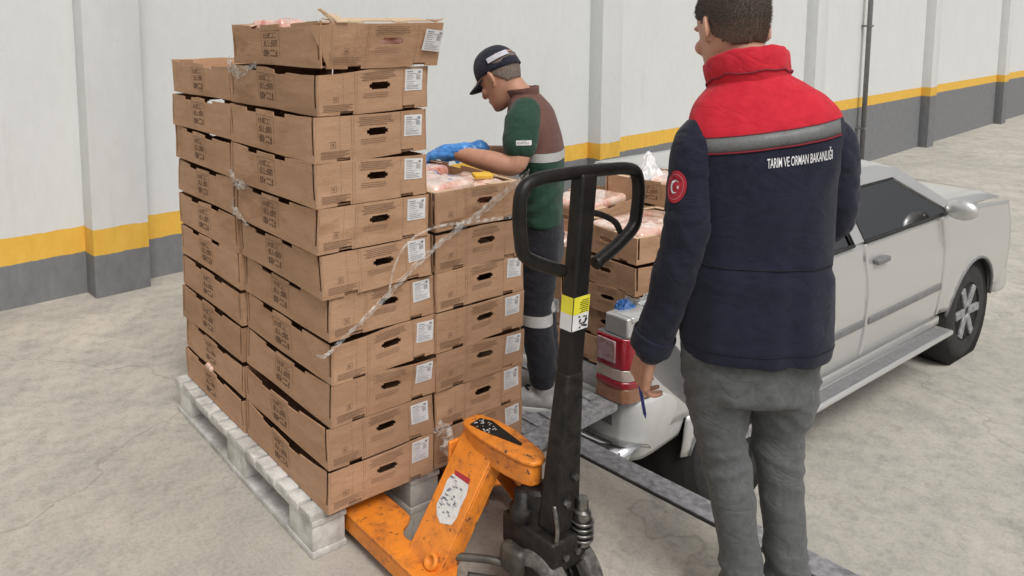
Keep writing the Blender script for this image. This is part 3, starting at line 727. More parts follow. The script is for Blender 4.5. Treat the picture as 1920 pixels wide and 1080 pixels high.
rr = random.Random(8)
for q in range(7): decal('print', -.005+rr.uniform(-.004,.004), .026, tA+.047+q*.0052, tA+.0488+q*.0052, M_BLACK, stk, .0024)
for q in range(14):
    x = rr.uniform(-.012,.018); t__ = tA+rr.uniform(.004,.036); decal('print', x, x+rr.uniform(.004,.010), t__, t__+rr.uniform(.003,.007), M_BLACK, stk, .0024)
# left flank of the sticker wraps round the shaft edge
mk('sticker_flank', ([s0+up*tA+Vector((-.0322,-.022,0)), s0+up*tA+Vector((-.0322,.018,0)), s0+up*(tA+.044)+Vector((-.0322,.018,0)), s0+up*(tA+.044)+Vector((-.0322,-.022,0))], [(0,1,2,3)]), M_PAPER, stk, world=True)
mk('sticker_flank', ([s0+up*(tA+.044)+Vector((-.0322,-.022,0)), s0+up*(tA+.044)+Vector((-.0322,.018,0)), s0+up*tB+Vector((-.0322,.018,0)), s0+up*tB+Vector((-.0322,-.022,0))], [(0,1,2,3)]), M_YELLOW, stk, world=True)

for bx_, by_, bz_ in ((.40,HY-.0365,.335),(.43,HY-.0365,.40),(.375,HY-.056,.205),(.42,HY-.056,.205),(.445,HY-.0535,.175)):
    sharp(mk('bolt', lathe([(.004,-.008),(.010,-.008),(.011,-.002),(.011,.004)], (bx_,by_,bz_), 'y', 6), M_SPRING, jk, world=True))
mk('release_rod', tube(catmull([(.36,HY-.03,.34),(.352,HY-.05,.28),(.348,HY-.04,.20)],5), .006, 8), M_SPRING, jk, True, world=True)
mk('pump_neck', lathe([(.030,.245),(.034,.25),(.034,.285),(.022,.292),(.022,.33)], (.352,-.455,0), 'z', 20), M_BLACKDIRTY, jk, True, world=True)
# ------------------------------------------------------------------ pickup truck
TK = thing('pickup_truck', 'silver pickup truck backed up to the dock with its tailgate down', 'truck', (3.4, .8, YARD))
TW = 1.62; TX = 1.385
def ys(z): return .27*(z-.06)**2 + (.006 if z > .24 else .006*max(0, (z-.2)/.04) if z > .2 else 0)
ARCH = [(2.22, -.35), (4.98, -.35)]; AR = .385
def side_grid(x0, x1, z0, z1, right=True, topfn=None, step=.035):
    nx = max(2, int((x1-x0)/step)); nz = max(2, int((z1-z0)/step)); V, F = [], []; ins = []
    for i in range(nx+1):
        for j in range(nz+1):
            x = x0+(x1-x0)*i/nx; zt = topfn(x) if topfn else z1; z = z0+(zt-z0)*j/nz; inside = False
            for cx, cz in ARCH:
                d = math.hypot(x-cx, z-cz)
                if d < AR:
                    inside = True
                    if d > AR-.05: x, z = cx+(x-cx)*AR/d, cz+(z-cz)*AR/d; inside = False
            y = ys(z)
            for cx, cz in ARCH:
                d = math.hypot(x-cx, z-cz); y -= .018*max(0, 1-abs(d-AR)/.07)**2 if d < AR+.07 else 0
            V.append(Vector((x, y if right else TW-y, z))); ins.append(inside)
    for i in range(nx):
        for j in range(nz):
            q = (i*(nz+1)+j, (i+1)*(nz+1)+j, (i+1)*(nz+1)+j+1, i*(nz+1)+j+1)
            if any(ins[k] for k in q): continue
            F.append(q)
    return V, F
def solid(o, t=.02, off=-1):
    m = o.modifiers.new('solid', 'SOLIDIFY'); m.thickness = t; m.offset = off; return o
BELT = .39
for right in (True, False):
    yy = (lambda y: y) if right else (lambda y: TW-y)
    b1 = mk('bed_side', side_grid(TX+.14, 2.745, -.10, .42, right), M_CARPAINT, TK, True, world=True); solid(b1, .008, 0)
    lowb = mk('bed_side', side_grid(1.80, 2.745, -.30, -.104, right), M_CARPAINT, TK, True, world=True); solid(lowb, .008, 0)
    mk('bed_rail', box(TX+.02, 2.74, min(yy(.0), yy(.085)), max(yy(.0), yy(.085)), .405, .432, .008), M_CARGREY if not right else M_CARPAINT, TK, True, world=True)
    mk('bed_inner', box(TX+.03, 2.74, min(yy(.07), yy(.08)), max(yy(.07), yy(.08)), .0, .405), M_CARGREY, TK, world=True)
    for nm, x0, x1 in (('door', 2.752, 3.432), ('door', 3.438, 4.46)):
        d = mk(nm, side_grid(x0, x1, -.28, BELT, right), M_CARPAINT, TK, True, world=True); solid(d, .008, 0)
        hx = x1-.14 if False else x0+.07
        mk('handle', box(hx, hx+.15, min(yy(-.022), yy(.012)), max(yy(-.022), yy(.012)), .255, .285, .008), M_CARGREY, d, True, world=True)
    fd = mk('fender', side_grid(4.466, 5.62, -.26, .385, right, lambda x: .385-.055*max(0,(x-4.6)/1.0)**2), M_CARPAINT, TK, True, world=True); solid(fd, .008, 0)
    mk('sill', box(2.70, 4.55, min(yy(.03), yy(.10)), max(yy(.03), yy(.10)), -.34, -.285, .01), M_CARPAINT, TK, True, world=True)
    rb = mk('running_board', box(2.66, 4.52, min(yy(-.065), yy(.07)), max(yy(-.065), yy(.07)), -.372, -.342, .012), M_CARPAINT, TK, True, world=True)
    mk('step_tread', box(2.76, 4.44, min(yy(-.05), yy(.02)), max(yy(-.05), yy(.02)), -.3415, -.338), M_CARGREY, rb, world=True)
    for xg in (2.7485, 3.435, 4.463):
        mk('shut_line_shade', box(xg-.012, xg+.012, min(yy(.034), yy(.06)), max(yy(.034), yy(.06)), -.28, .385), M_DARK, TK, world=True)  # dark backing strip added to stand in for shade inside the panel gap
    for x0, x1 in ((2.78, 3.41), (3.46, 4.44)):
        mk('side_moulding', box(x0, x1, min(yy(-.010), yy(.02)), max(yy(-.010), yy(.02)), -.075, -.035, .006), M_CARGREY, TK, True, world=True)
    # greenhouse
    def gp(x, z): t = (z-BELT)/(.700-BELT); y = .035+.17*t**1.15; return Vector((x, yy(y), z))
    def poly(n, pts, m, th=.03): 
        o = mk(n, ([gp(*p) for p in pts], [tuple(range(len(pts)))]), m, TK, world=True); solid(o, th, 0); return o
    poly('pillar', [(2.755,BELT),(2.90,BELT),(2.985,.650),(3.0,.700),(2.86,.700)], M_CARPAINT)
    poly('pillar', [(3.30,BELT),(3.42,BELT),(3.42,.650),(3.30,.650)], M_CARPAINT)
    poly('pillar', [(4.58,BELT),(4.72,BELT),(4.16,.700),(4.06,.650)], M_CARPAINT)
    poly('roof_rail', [(2.985,.650),(4.06,.650),(4.16,.700),(3.0,.700)], M_CARPAINT)
    wi = poly('window', [(2.90,BELT),(3.30,BELT),(3.30,.650),(2.985,.650)], M_GLASS, .004)
    poly('window', [(3.42,BELT),(4.58,BELT),(4.06,.650),(3.42,.650)], M_GLASS, .004)
    for (xa, xb_, z) in ((2.90,3.30,BELT),(3.42,4.58,BELT)):
        mk('window_seal', tube([gp(xa,z)+Vector((0,-.012 if right else .012,.002)), gp(xb_,z)+Vector((0,-.012 if right else .012,.002))], .010, 8), M_RUBBER, TK, True, world=True)
    for pa, pb in (((2.90,BELT),(2.985,.650)),((3.30,BELT),(3.30,.650)),((2.985,.650),(3.30,.650)),((3.42,BELT),(3.42,.650)),((3.42,.650),(4.06,.650))):
        mk('window_seal', tube([gp(*pa)+Vector((0,-.014 if right else .014,0)), gp(*pb)+Vector((0,-.014 if right else .014,0))], .007, 8), M_RUBBER, TK, True, world=True)
    mir = mk('mirror', ell((4.42, yy(-.09), .45), .05, .09, .065, 18, 12), M_CARPAINT, TK, True, world=True)
    for wi_, (cx, cz) in enumerate(ARCH):
        sg = 1 if right else -1
        w = sharp(mk('wheel', lathe([(.10,.02*sg),(.20,.012*sg),(.205,.10*sg),(.20,.2*sg)], (cx, yy(.02), cz), 'y', 36), M_CARGREY, TK, world=True))
        tp = [(.20,.0),(.27,-.005),(.315,.01),(.33,.04),(.33,.18),(.315,.21),(.27,.225),(.20,.22)]
        tg = lathe([(a, b_*sg) for a, b_ in tp]+[(tp[0][0], tp[0][1]*sg)], (cx, yy(.02), cz), 'y', 48)
        sharp(mk('tyre', (tg[0], tg[1][:-2]), M_RUBBER, w, world=True), 50)
        for k in range(6):
            a = k*math.pi/3; p1 = Vector((cx+.03*math.cos(a), yy(.028), cz+.03*math.sin(a))); p2 = Vector((cx+.19*math.cos(a), yy(.022), cz+.19*math.sin(a)))
            bev(mk('spoke', obox(p1, p2, .055, .02, (-math.sin(a),0,math.cos(a))), M_STEEL, w, world=True), .006)
        mk('wheel_well', (lambda g: (g[0], g[1][:-1]))(lathe([(AR+.004,.03*sg),(AR+.004,.32*sg),(.05,.33*sg)], (cx, yy(0), cz), 'y', 40)), M_DARK, TK, True, world=True)
    for cx, cz in ARCH:
        arc = [(cx+(AR-.004)*math.cos(a), yy(ys(cz+AR*math.sin(a))-.016), cz+(AR-.004)*math.sin(a)) for a in [R_(8+164*q/30) for q in range(31)]]
        mk('arch_trim', tube(arc, .011, 8), M_CARGREY, TK, True, world=True)
    # headlamp
    mk('headlamp', ell((5.56, yy(.16), .19), .08, .14, .09, 18, 12), M_CLEARLENS, TK, True, world=True)
# roof, glass, bonnet
def sheetgrid(fn, nu, nv):
    V = [fn(i/nu, j/nv) for i in range(nu+1) for j in range(nv+1)]
    return V, [(i*(nv+1)+j, (i+1)*(nv+1)+j, (i+1)*(nv+1)+j+1, i*(nv+1)+j+1) for i in range(nu) for j in range(nv)]
solid(mk('roof', sheetgrid(lambda a, b_: Vector((2.86+1.30*a, .203+(TW-.406)*b_, .698+.055*math.sin(math.pi*b_)**.6*(.6+.4*math.sin(math.pi*a)))), 14, 14), M_CARPAINT, TK, True, world=True), .01, 0)
solid(mk('windscreen', sheetgrid(lambda a, b_: Vector((4.14+.60*a+.06*math.sin(math.pi*b_), .20-.16*a+(TW-.40+.32*a)*b_, .700-.315*a+.04*math.sin(math.pi*b_)*(1-a))), 8, 10), M_GLASS, TK, True, world=True), .005, 0)
solid(mk('rear_window', sheetgrid(lambda a, b_: Vector((2.76+.10*a, .12+.06*a+(TW-.24-.12*a)*b_, .44+.25*a)), 4, 4), M_GLASS, TK, True, world=True), .005, 0)
mk('cab_back', box(2.752, 2.785, .04, TW-.04, -.25, .44, .01), M_CARPAINT, TK, True, world=True)
solid(mk('bonnet', sheetgrid(lambda a, b_: Vector((4.70+.92*a, .03+.05*a*a+(TW-.06-.1*a*a)*b_, .392-.05*a**2.2+.05*math.sin(math.pi*b_)**.5*(1-.2*a))), 14, 14), M_CARPAINT, TK, True, world=True), .01, 0)
mk('front_bumper', box(5.48, 5.70, .01, TW-.01, -.34, .075, .05), M_CARPAINT, TK, True, world=True)
mk('grille', box(5.58, 5.64, .30, TW-.30, .08, .29, .02), M_BLACK, TK, True, world=True)
mk('chassis', box(1.62, 5.4, .28, TW-.28, -.40, -.06), M_DARK, TK, world=True)
mk('cab_floor', box(2.79, 5.3, .12, TW-.12, -.28, -.05), M_DARK, TK, world=True)
for sx in (3.0, 3.75):
    for sy in (.45, 1.15):
        mk('seat', J(box(sx-.08, sx+.04, sy-.22, sy+.22, -.04, .45, .04), box(sx-.05, sx+.02, sy-.12, sy+.12, .455, .60, .03)), M_CARGREY, TK, True, world=True)
# bed
bf = mk('bed_floor', box(TX+.02, 2.74, .09, TW-.09, -.055, -.012), M_CARGREY, TK, world=True)
# tail lamps: wrap-around corner, four stacked lenses
def lamp(right):
    yy = (lambda y: y) if right else (lambda y: TW-y)
    def outline(g):
        pts = [(TX-.012-g, .150), (TX-.016-g, .06), (TX-.008-g, .022-g*.5), (TX+.018, .002-g), (TX+.06, -.004-g), (TX+.150, .0-g), (TX+.150, .05), (TX+.03, .150)]
        return [(x, yy(y)) for x, y in pts]
    hz = mk('tail_lamp', prism(outline(-.004), .066, .345), M_CARGREY, TK, world=True)
    for n, z0, z1, m, g in (('amber_lens', .070, .132, M_AMBERLENS, .0), ('red_band', .1325, .162, M_REDLENS, .003), ('clear_lens', .1625, .212, M_CLEARLENS, .001), ('red_lens', .2125, .342, M_REDLENS, .002)):
        bev(mk(n, prism(outline(g), z0, z1), m, hz, world=True), .005)
    bev(mk('reversing_lens', box(TX-.022, TX-.012, min(yy(.05), yy(.140)), max(yy(.05), yy(.140)), .235, .328), mat('smoked lens', (.30,.16,.17), .15, (.48,.36,.36), 30, coat=.8), hz, world=True), .004)
lamp(True); lamp(False)
for right in (True, False):
    yy = (lambda y: y) if right else (lambda y: TW-y)
    bev(mk('rear_post', box(TX+.0, TX+.15, min(yy(.006), yy(.12)), max(yy(.006), yy(.12)), .3455, .428), M_CARPAINT, TK, world=True), .008)
# rear bumper wrapping the corners
def bumper_fn(a, b_):
    # a along the wrap, b_ up
    path = [(1.80, .002), (1.66, -.012), (1.54, -.020), (1.47, -.012), (1.42, .03), (1.405, .10), (1.40, .40), (1.395, .81)]
    half = catmull([(x, y, 0) for x, y in path], 8); full = half+[Vector((p.x, TW-p.y, 0)) for p in half[::-1][1:]]
    t = a*(len(full)-1); i = min(int(t), len(full)-2); p = full[i].lerp(full[i+1], t-i)
    c = Vector((1.9, TW/2, 0)); d = (c-p).normalized()
    z = -.205+.272*b_; inn = .05*(1-b_)**2+.018*b_**4
    return Vector((p.x, p.y, z))+d*inn
solid(mk('rear_bumper', sheetgrid(bumper_fn, 112, 12), M_BUMPER, TK, True, world=True), .008, 0)
def step_fn(a, b_):
    y = -.03+(TW+.06)*a; an = b_*math.pi*.95-.25
    xx = 1.345-.075*math.cos(an)+.09*(abs(a-.5)*2)**10; return Vector((xx, y, -.150+.050*math.sin(an)))
solid(mk('chrome_step', sheetgrid(step_fn, 40, 10), M_CHROME, TK, True, world=True), .006, 0)
# tailgate lying open on the dock edge
def tz(x): return .020+.030*(x-.86)/.52
tg = mk('tailgate', (lambda b0: ([Vector((p[0], p[1], p[2]+tz(p[0]))) for p in b0[0]], b0[1]))(box(.875, 1.375, .035, TW-.035, -.010, .020, .01)), M_STEEL, TK, True, world=True)
sharp(tg)
for k in range(6):
    x = .93+.075*k
    sharp(mk('rib', (lambda b0: ([Vector((p[0], p[1], p[2]+tz(p[0]))) for p in b0[0]], b0[1]))(box(x, x+.035, .12, TW-.12, .0205, .030, .004)), M_STEEL, tg, world=True))
sharp(mk('latch', box(1.10, 1.16, .045, .085, .055, .066, .003), M_CARGREY, tg, world=True))
# ------------------------------------------------------------------ cartons in the truck bed
GT = 'cartons loaded in the truck bed'
TH = CH-.002; ZB = .0
rk = random.Random(21)
def tcart(where, k, n, x, y, z, rz, **kw):
    wd = 'bottom' if k == 0 else ('top' if k == n-1 else ORD[k]+' from the bottom')
    return carton(f'carton, {wd} of truck stack {where}', GT, (x+rk.uniform(-.012,.012), y+rk.uniform(-.015,.015), z), rz+rk.uniform(-.09,.09), 100+int(x*100)+int(y*37)+k, rx=rk.uniform(-.014,.014), ry=rk.uniform(-.014,.014), **kw)
Q = -math.pi/2
for k in range(5): tcart('behind the right tail lamp', k, 5, 1.73+.29, .205+.20, ZB+TH*k, Q, sticker=(k == 2), rims=(k == 4))
for k in range(4): tcart('just left of the tail lamp stack', k, 4, 1.71+.29, .825, ZB+TH*k, Q, sticker=(k == 1), rims=(k == 3))
for k in range(4): tcart('at the far left of the bed', k, 4, 1.72+.29, 1.25, ZB+TH*k, Q, sticker=False)
for k in range(5): tcart('against the cab on the right', k, 5, 2.525, .50, ZB+TH*k, 0, sticker=False, rims=(k == 4))
for k in range(4): tcart('against the cab in the middle', k, 4, 2.525, 1.12, ZB+TH*k, 0, sticker=False, rims=(k == 3))
ztop = ZB+TH*5
carton('carton with meat lying askew on the truck load beside the jack handle', GT, (2.13, .86, ZB+TH*4+.022), Q+.22, 301, sticker=False, rims=True, ry=-.05)
carton('carton at the top of the truck load under a white bag', GT, (2.52, .62, ZB+TH*5), .12, 302, sticker=False, rims=True)
meat('pink meat packs heaped in the top carton behind the tail lamp', GM, (2.0, .40, ztop-.045), .44, .30, .05, 0, 12, M_FAT)
meat('pink meat pack in the load left of the jack handle', GM, (1.80, .80, ZB+TH*4-.05), .16, .30, .08, 0, 13, M_FAT)
meat('pale meat pack in the askew carton of the truck load', GM, (2.13, .86, ZB+TH*5-.022), .40, .28, .05, .22, 14, M_FAT)
meat('pink meat pack in the carton against the cab', GM, (2.50, .60, ZB+TH*6-.06), .25, .36, .05, 0, 15, M_FAT)
def bag(label, c, s_, h, seed):
    V, F = [], []; n, m = 26, 14
    for i in range(m+1):
        t = i/m; rr_ = s_*(1-t)**.8*(1+.05) + .006
        for k in range(n):
            a = 2*math.pi*k/n; q = Vector((math.cos(a)*2, math.sin(a)*2, t*3+seed))
            rad = rr_*(1+.45*noise.noise(q*1.6)); V.append(Vector((rad*math.cos(a), rad*math.sin(a)*.8, h*t+.02*noise.noise(q*2)*(t > .1))))
    for i in range(m):
        for k in range(n): F.append((i*n+k, i*n+(k+1)%n, (i+1)*n+(k+1)%n, (i+1)*n+k))
    F.append(tuple(range(n))[::-1]); F.append(tuple(m*n+k for k in range(n)))
    o = mk('plastic_bag', (V, F), M_BAG, None, True); sharp(o, 50); o.location = c; return tag(o, label, 'bag', 'white plastic bags on the truck load')
bag('white plastic bag peaked on top of the carton against the cab', (2.42, .70, ZB+TH*6-.02), .075, .14, 1.3)
bag('white plastic bag squeezed between load and jacket sleeve', (2.20, .34, ztop-.005), .07, .16, 5.1)
bl = bag('blue plastic scrap on the bed rail above the right tail lamp', (1.49, .105, .425), .042, .030, 9.0); bl.data.materials[0] = mat('blue plastic', (.03,.10,.30), .4, (.05,.15,.40), 20); bl['group'] = 'plastic scraps on the bed rail'; bl.name = 'plastic_scrap'; bl['category'] = 'plastic scrap'
gs = bag('crumpled grey plastic sheet lying on the right bed rail', (1.63, .05, .430), .085, .05, 12.0); gs.data.materials[0] = mat('grey plastic sheet', (.40,.42,.42), .25, (.60,.62,.62), 40, coat=.5); gs['group'] = 'plastic scraps on the bed rail'; gs.name = 'plastic_sheet'; gs['category'] = 'plastic sheet'

# ------------------------------------------------------------------ people
def head_secs():
    return [(-.118,.016,.080,.045),(-.105,.037,.090,.008),(-.085,.050,.091,-.022),(-.06,.059,.090,-.056),(-.03,.065,.090,-.078),(0,.070,.089,-.092),(.03,.073,.092,-.099),(.06,.072,.088,-.100),(.085,.065,.074,-.090),(.105,.047,.048,-.066),(.116,.020,.015,-.030)]
def head_loft(off=0.0, n=40, sub=4, sc=1.0):
    return rings([(0, (yf+yb)/2*sc, z*sc*(1+off*6), hw*sc+off, (yf-yb)/2*sc+off) for z, hw, yf, yb in head_secs()], n, sub, 2.15)
def head_parts(sc=1.0):
    out = [head_loft(0, sc=sc)]
    out.append(limb([Vector((0,.084,.022))*sc, Vector((0,.102,-.008))*sc, Vector((0,.110,-.028))*sc], [.009*sc,.011*sc,.014*sc], 12, 4))
    for s_ in (-1, 1):
        out.append(ell(Vector((s_*.010,.100,-.032))*sc, .009*sc, .010*sc, .008*sc))
        out.append(ell(Vector((s_*.032,.082,.026))*sc, .022*sc, .012*sc, .008*sc))       # brow
        out.append(ell(Vector((s_*.042,.068,-.028))*sc, .020*sc, .020*sc, .020*sc))      # cheek
        R3 = Matrix.Rotation(s_*R_(32), 3, 'Z') @ Matrix.Rotation(R_(-10), 3, 'X')
        out.append(ell(Vector((s_*.0815,-.010,-.002))*sc, .0065*sc, .0175*sc, .031*sc, 16, 10, R3))
        out.append(ell(Vector((s_*.074,.004,-.026))*sc, .006*sc, .010*sc, .012*sc, 12, 8, R3))
    out.append(ell(Vector((0,.090,-.062))*sc, .024*sc, .010*sc, .006*sc)); out.append(ell(Vector((0,.089,-.073))*sc, .021*sc, .010*sc, .007*sc))
    out.append(ell(Vector((0,.082,-.102))*sc, .020*sc, .014*sc, .014*sc))
    return out
def hand(wr, d, palm, thumb, sc=1.0, curl=(25,35,25), tcurl=18, grow=0.0, spread=1.0):
    """wrist point, finger direction, palm normal, thumb side (unit vectors)"""
    d, palm = Vector(d).normalized(), Vector(palm); palm = (palm-d*palm.dot(d)).normalized(); sd_ = d.cross(palm)
    if sd_.dot(Vector(thumb)) < 0: sd_ = -sd_
    wr = Vector(wr); out = []; g = grow
    # palm: flattened limb
    def P(x, y, z): return wr+(sd_*x+d*y+palm*z)*sc
    for x0, x1, r_ in ((-.030,-.034,.012),(-.012,-.013,.013),(.008,.009,.0135),(.026,.030,.013)):
        out.append(limb([P(x0*.75,-.005,0), P(x0,.035,-.001), P(x1,.082,0)], [.015*sc+g,.0145*sc+g,r_*sc+g], 12, 3))
    out.append(limb([P(.012,.01,.004), P(.030,.035,.010)], [.016*sc+g,.017*sc+g], 12, 3))
    for x, y0, L, r_, fan in ((-.033,.078,.062,.0078,-9),(-.012,.086,.078,.0086,-3),(.009,.088,.084,.0089,2),(.029,.083,.074,.0088,7)):
        p = P(x, y0, 0); ang = 0; a = R_(fan*spread); pts = [p-d*.012*sc, p]
        dirv = (d*math.cos(a)+sd_*math.sin(a))
        for seg, c in zip((.44,.31,.25), curl):
            ang += R_(c); p = p+(dirv*math.cos(ang)+palm*math.sin(ang))*L*seg*sc; pts.append(p)
        out.append(limb(pts, [r_*sc+g, r_*sc+g, r_*.96*sc+g, r_*.88*sc+g, r_*.74*sc+g], 12, 3))
    # thumb leaves the side of the palm near its base
    p = P(.030,.028,.010); pts = [P(.018,.012,.006), p]; dv = (d*.72+sd_*.62+palm*.28).normalized()
    for seg, c in zip((.036,.030), (tcurl, tcurl)):
        dv = (dv*math.cos(R_(c))+(d*.8+palm*.5-sd_*.25).normalized()*math.sin(R_(c))).normalized(); p = p+dv*seg*sc; pts.append(p)
    out.append(limb(pts, [.014*sc+g,.0125*sc+g,.0108*sc+g,.0085*sc+g], 12, 3))
    return out
def nz(p, f_, s_=0.0): return noise.noise(Vector((p.x*f_[0]+s_, p.y*f_[1], p.z*f_[2])))
def ridge(v): return 1-abs(v)*2
def crease(b, co, weave, amt=.38):
    mp = b.n.new('ShaderNodeMapping'); mp.inputs['Scale'].default_value = (1, 1, 1.7); mp.inputs['Rotation'].default_value = (.3, .5, .2); b.L.new(co, mp.inputs['Vector'])
    n1 = b.n.new('ShaderNodeTexNoise'); n1.inputs['Scale'].default_value = 7; n1.inputs['Detail'].default_value = 2.5; n1.inputs['Distortion'].default_value = 1.1; b.L.new(mp.outputs[0], n1.inputs['Vector'])
    v = b.math('ABSOLUTE', b.math('SUBTRACT', n1.outputs['Fac'], .5)); v = b.math('POWER', v, .6)
    big = b.bump(v, amt, .016)
    q = b.n.new('ShaderNodeBump'); q.inputs['Strength'].default_value = .3; q.inputs['Distance'].default_value = .003
    b.L.new(b.math('ADD', b.noise(co, weave, 2), b.noise(co, 45, 4)), q.inputs['Height']); b.L.new(big, q.inputs['Normal'])
    return q.outputs[0]
def cloth_mat(name, c1, c2, scale=60, weave=900, rough=.85):
    m, b, p, co, xyz = newmat(name)
    big = b.noise(co, 6, 5); c = b.ramp(b.noise(co, scale, 5), [(.3, c1), (.7, c2)])
    c = b.mix(.35, c, b.ramp(big, [(.3, (.78,.78,.78)), (.7, (1.12,1.12,1.12))]), 'MULTIPLY')
    b.L.new(c, p.inputs['Base Color']); p.inputs['Roughness'].default_value = rough; p.inputs['Specular IOR Level'].default_value = .25
    p.inputs['Sheen Weight'].default_value = .12
    b.L.new(crease(b, co, weave), p.inputs['Normal'])
    return m
C_NAVY = ((.0095,.0115,.025), (.016,.0185,.037)); C_RED = ((.53,.014,.032), (.62,.024,.042))
def split_cloth(name, cu, cl, z0, slope, rough=.8):
    """upper colour above z0 + slope*x, lower colour below"""
    m, b, p, co, xyz = newmat(name)
    c_u = b.ramp(b.noise(co, 40, 5), [(.3, cu[0]), (.7, cu[1])]); c_l = b.ramp(b.noise(co, 40, 5), [(.3, cl[0]), (.7, cl[1])])
    lim = b.math('ADD', b.math('MULTIPLY', xyz[0], slope), z0)
    c = b.mix(b.math('GREATER_THAN', xyz[2], lim), c_l, c_u)
    b.L.new(c, p.inputs['Base Color']); p.inputs['Roughness'].default_value = rough; p.inputs['Specular IOR Level'].default_value = .22; p.inputs['Sheen Weight'].default_value = .10
    b.L.new(crease(b, co, 700, .26), p.inputs['Normal'])
    return m
M_NAVY = cloth_mat('navy fleece', *C_NAVY); M_REDC = cloth_mat('red fleece', *C_RED)
M_TROUS = cloth_mat('grey cotton trousers', (.090,.095,.097), (.128,.134,.136))
M_REFLECT = mat('grey reflective tape', (.125,.13,.132), .5, (.17,.175,.178), 200)
M_PIPING = mat('dark red piping', (.22,.012,.025), .8)
def hair_mat():
    m, b, p, co, xyz = newmat('short faded hair')
    n1 = b.noise(co, 260, 4, .7); c = b.ramp(n1, [(.3, (.060,.047,.039)), (.7, (.150,.118,.098))])
    t = b.math('ADD', b.math('MULTIPLY', b.math('SUBTRACT', xyz[2], 1.520), 10.0), b.math('MULTIPLY', b.math('SUBTRACT', b.noise(co, 120, 3), .5), .5))
    fade = b.ramp(t, [(.0, (0,0,0)), (.85, (1,1,1))])
    c = b.mix(fade, b.mix(.45, c, (.42,.24,.165)), c)
    b.L.new(c, p.inputs['Base Color']); p.inputs['Roughness'].default_value = .8; p.inputs['Specular IOR Level'].default_value = .2
    b.L.new(b.bump(b.noise(co, 420, 4), .7, .003), p.inputs['Normal']); return m
M_HAIR = hair_mat()
M_SHOE = mat('dark shoe leather', (.02,.02,.021), .5, (.04,.039,.038), 30)
M_WHITEP = mat('white print', (.74,.74,.76), .6)
def bvh_of(o): return BVHTree.FromPolygons([v.co for v in o.data.vertices], [tuple(p.vertices) for p in o.data.polygons])
def lay(tree, pts, o, d, off=.0015):
    """drop points (given as start positions) along d on a surface"""
    out = []
    for p in pts:
        h, n, i, ds = tree.ray_cast(Vector(p), Vector(d)); 
        if h is None: return None
        out.append(h-Vector(d).normalized()*off)
    return out
def garment(name, vf, m, par, fn=None):
    if fn: vf = wrinkle(vf, fn)
    return mk(name, vf, m, par, True)
def open_rings(secs, n=72, sub=6, power=2.2, lip=.03):
    V, F = rings(secs, n, sub, power, False, True)
    # turned-in hem
    k = len(V); base = V[:n]; c = sum(base, Vector())/n
    V = V + [c+(p-c)*.96+Vector((0,0,.002)) for p in base]+[c+(p-c)*.93+Vector((0,0,lip)) for p in base]
    for i in range(n):
        j = (i+1) % n; F.append((i, k+i, k+j, j)); F.append((k+i, k+n+i, k+n+j, k+j))
    return V, F

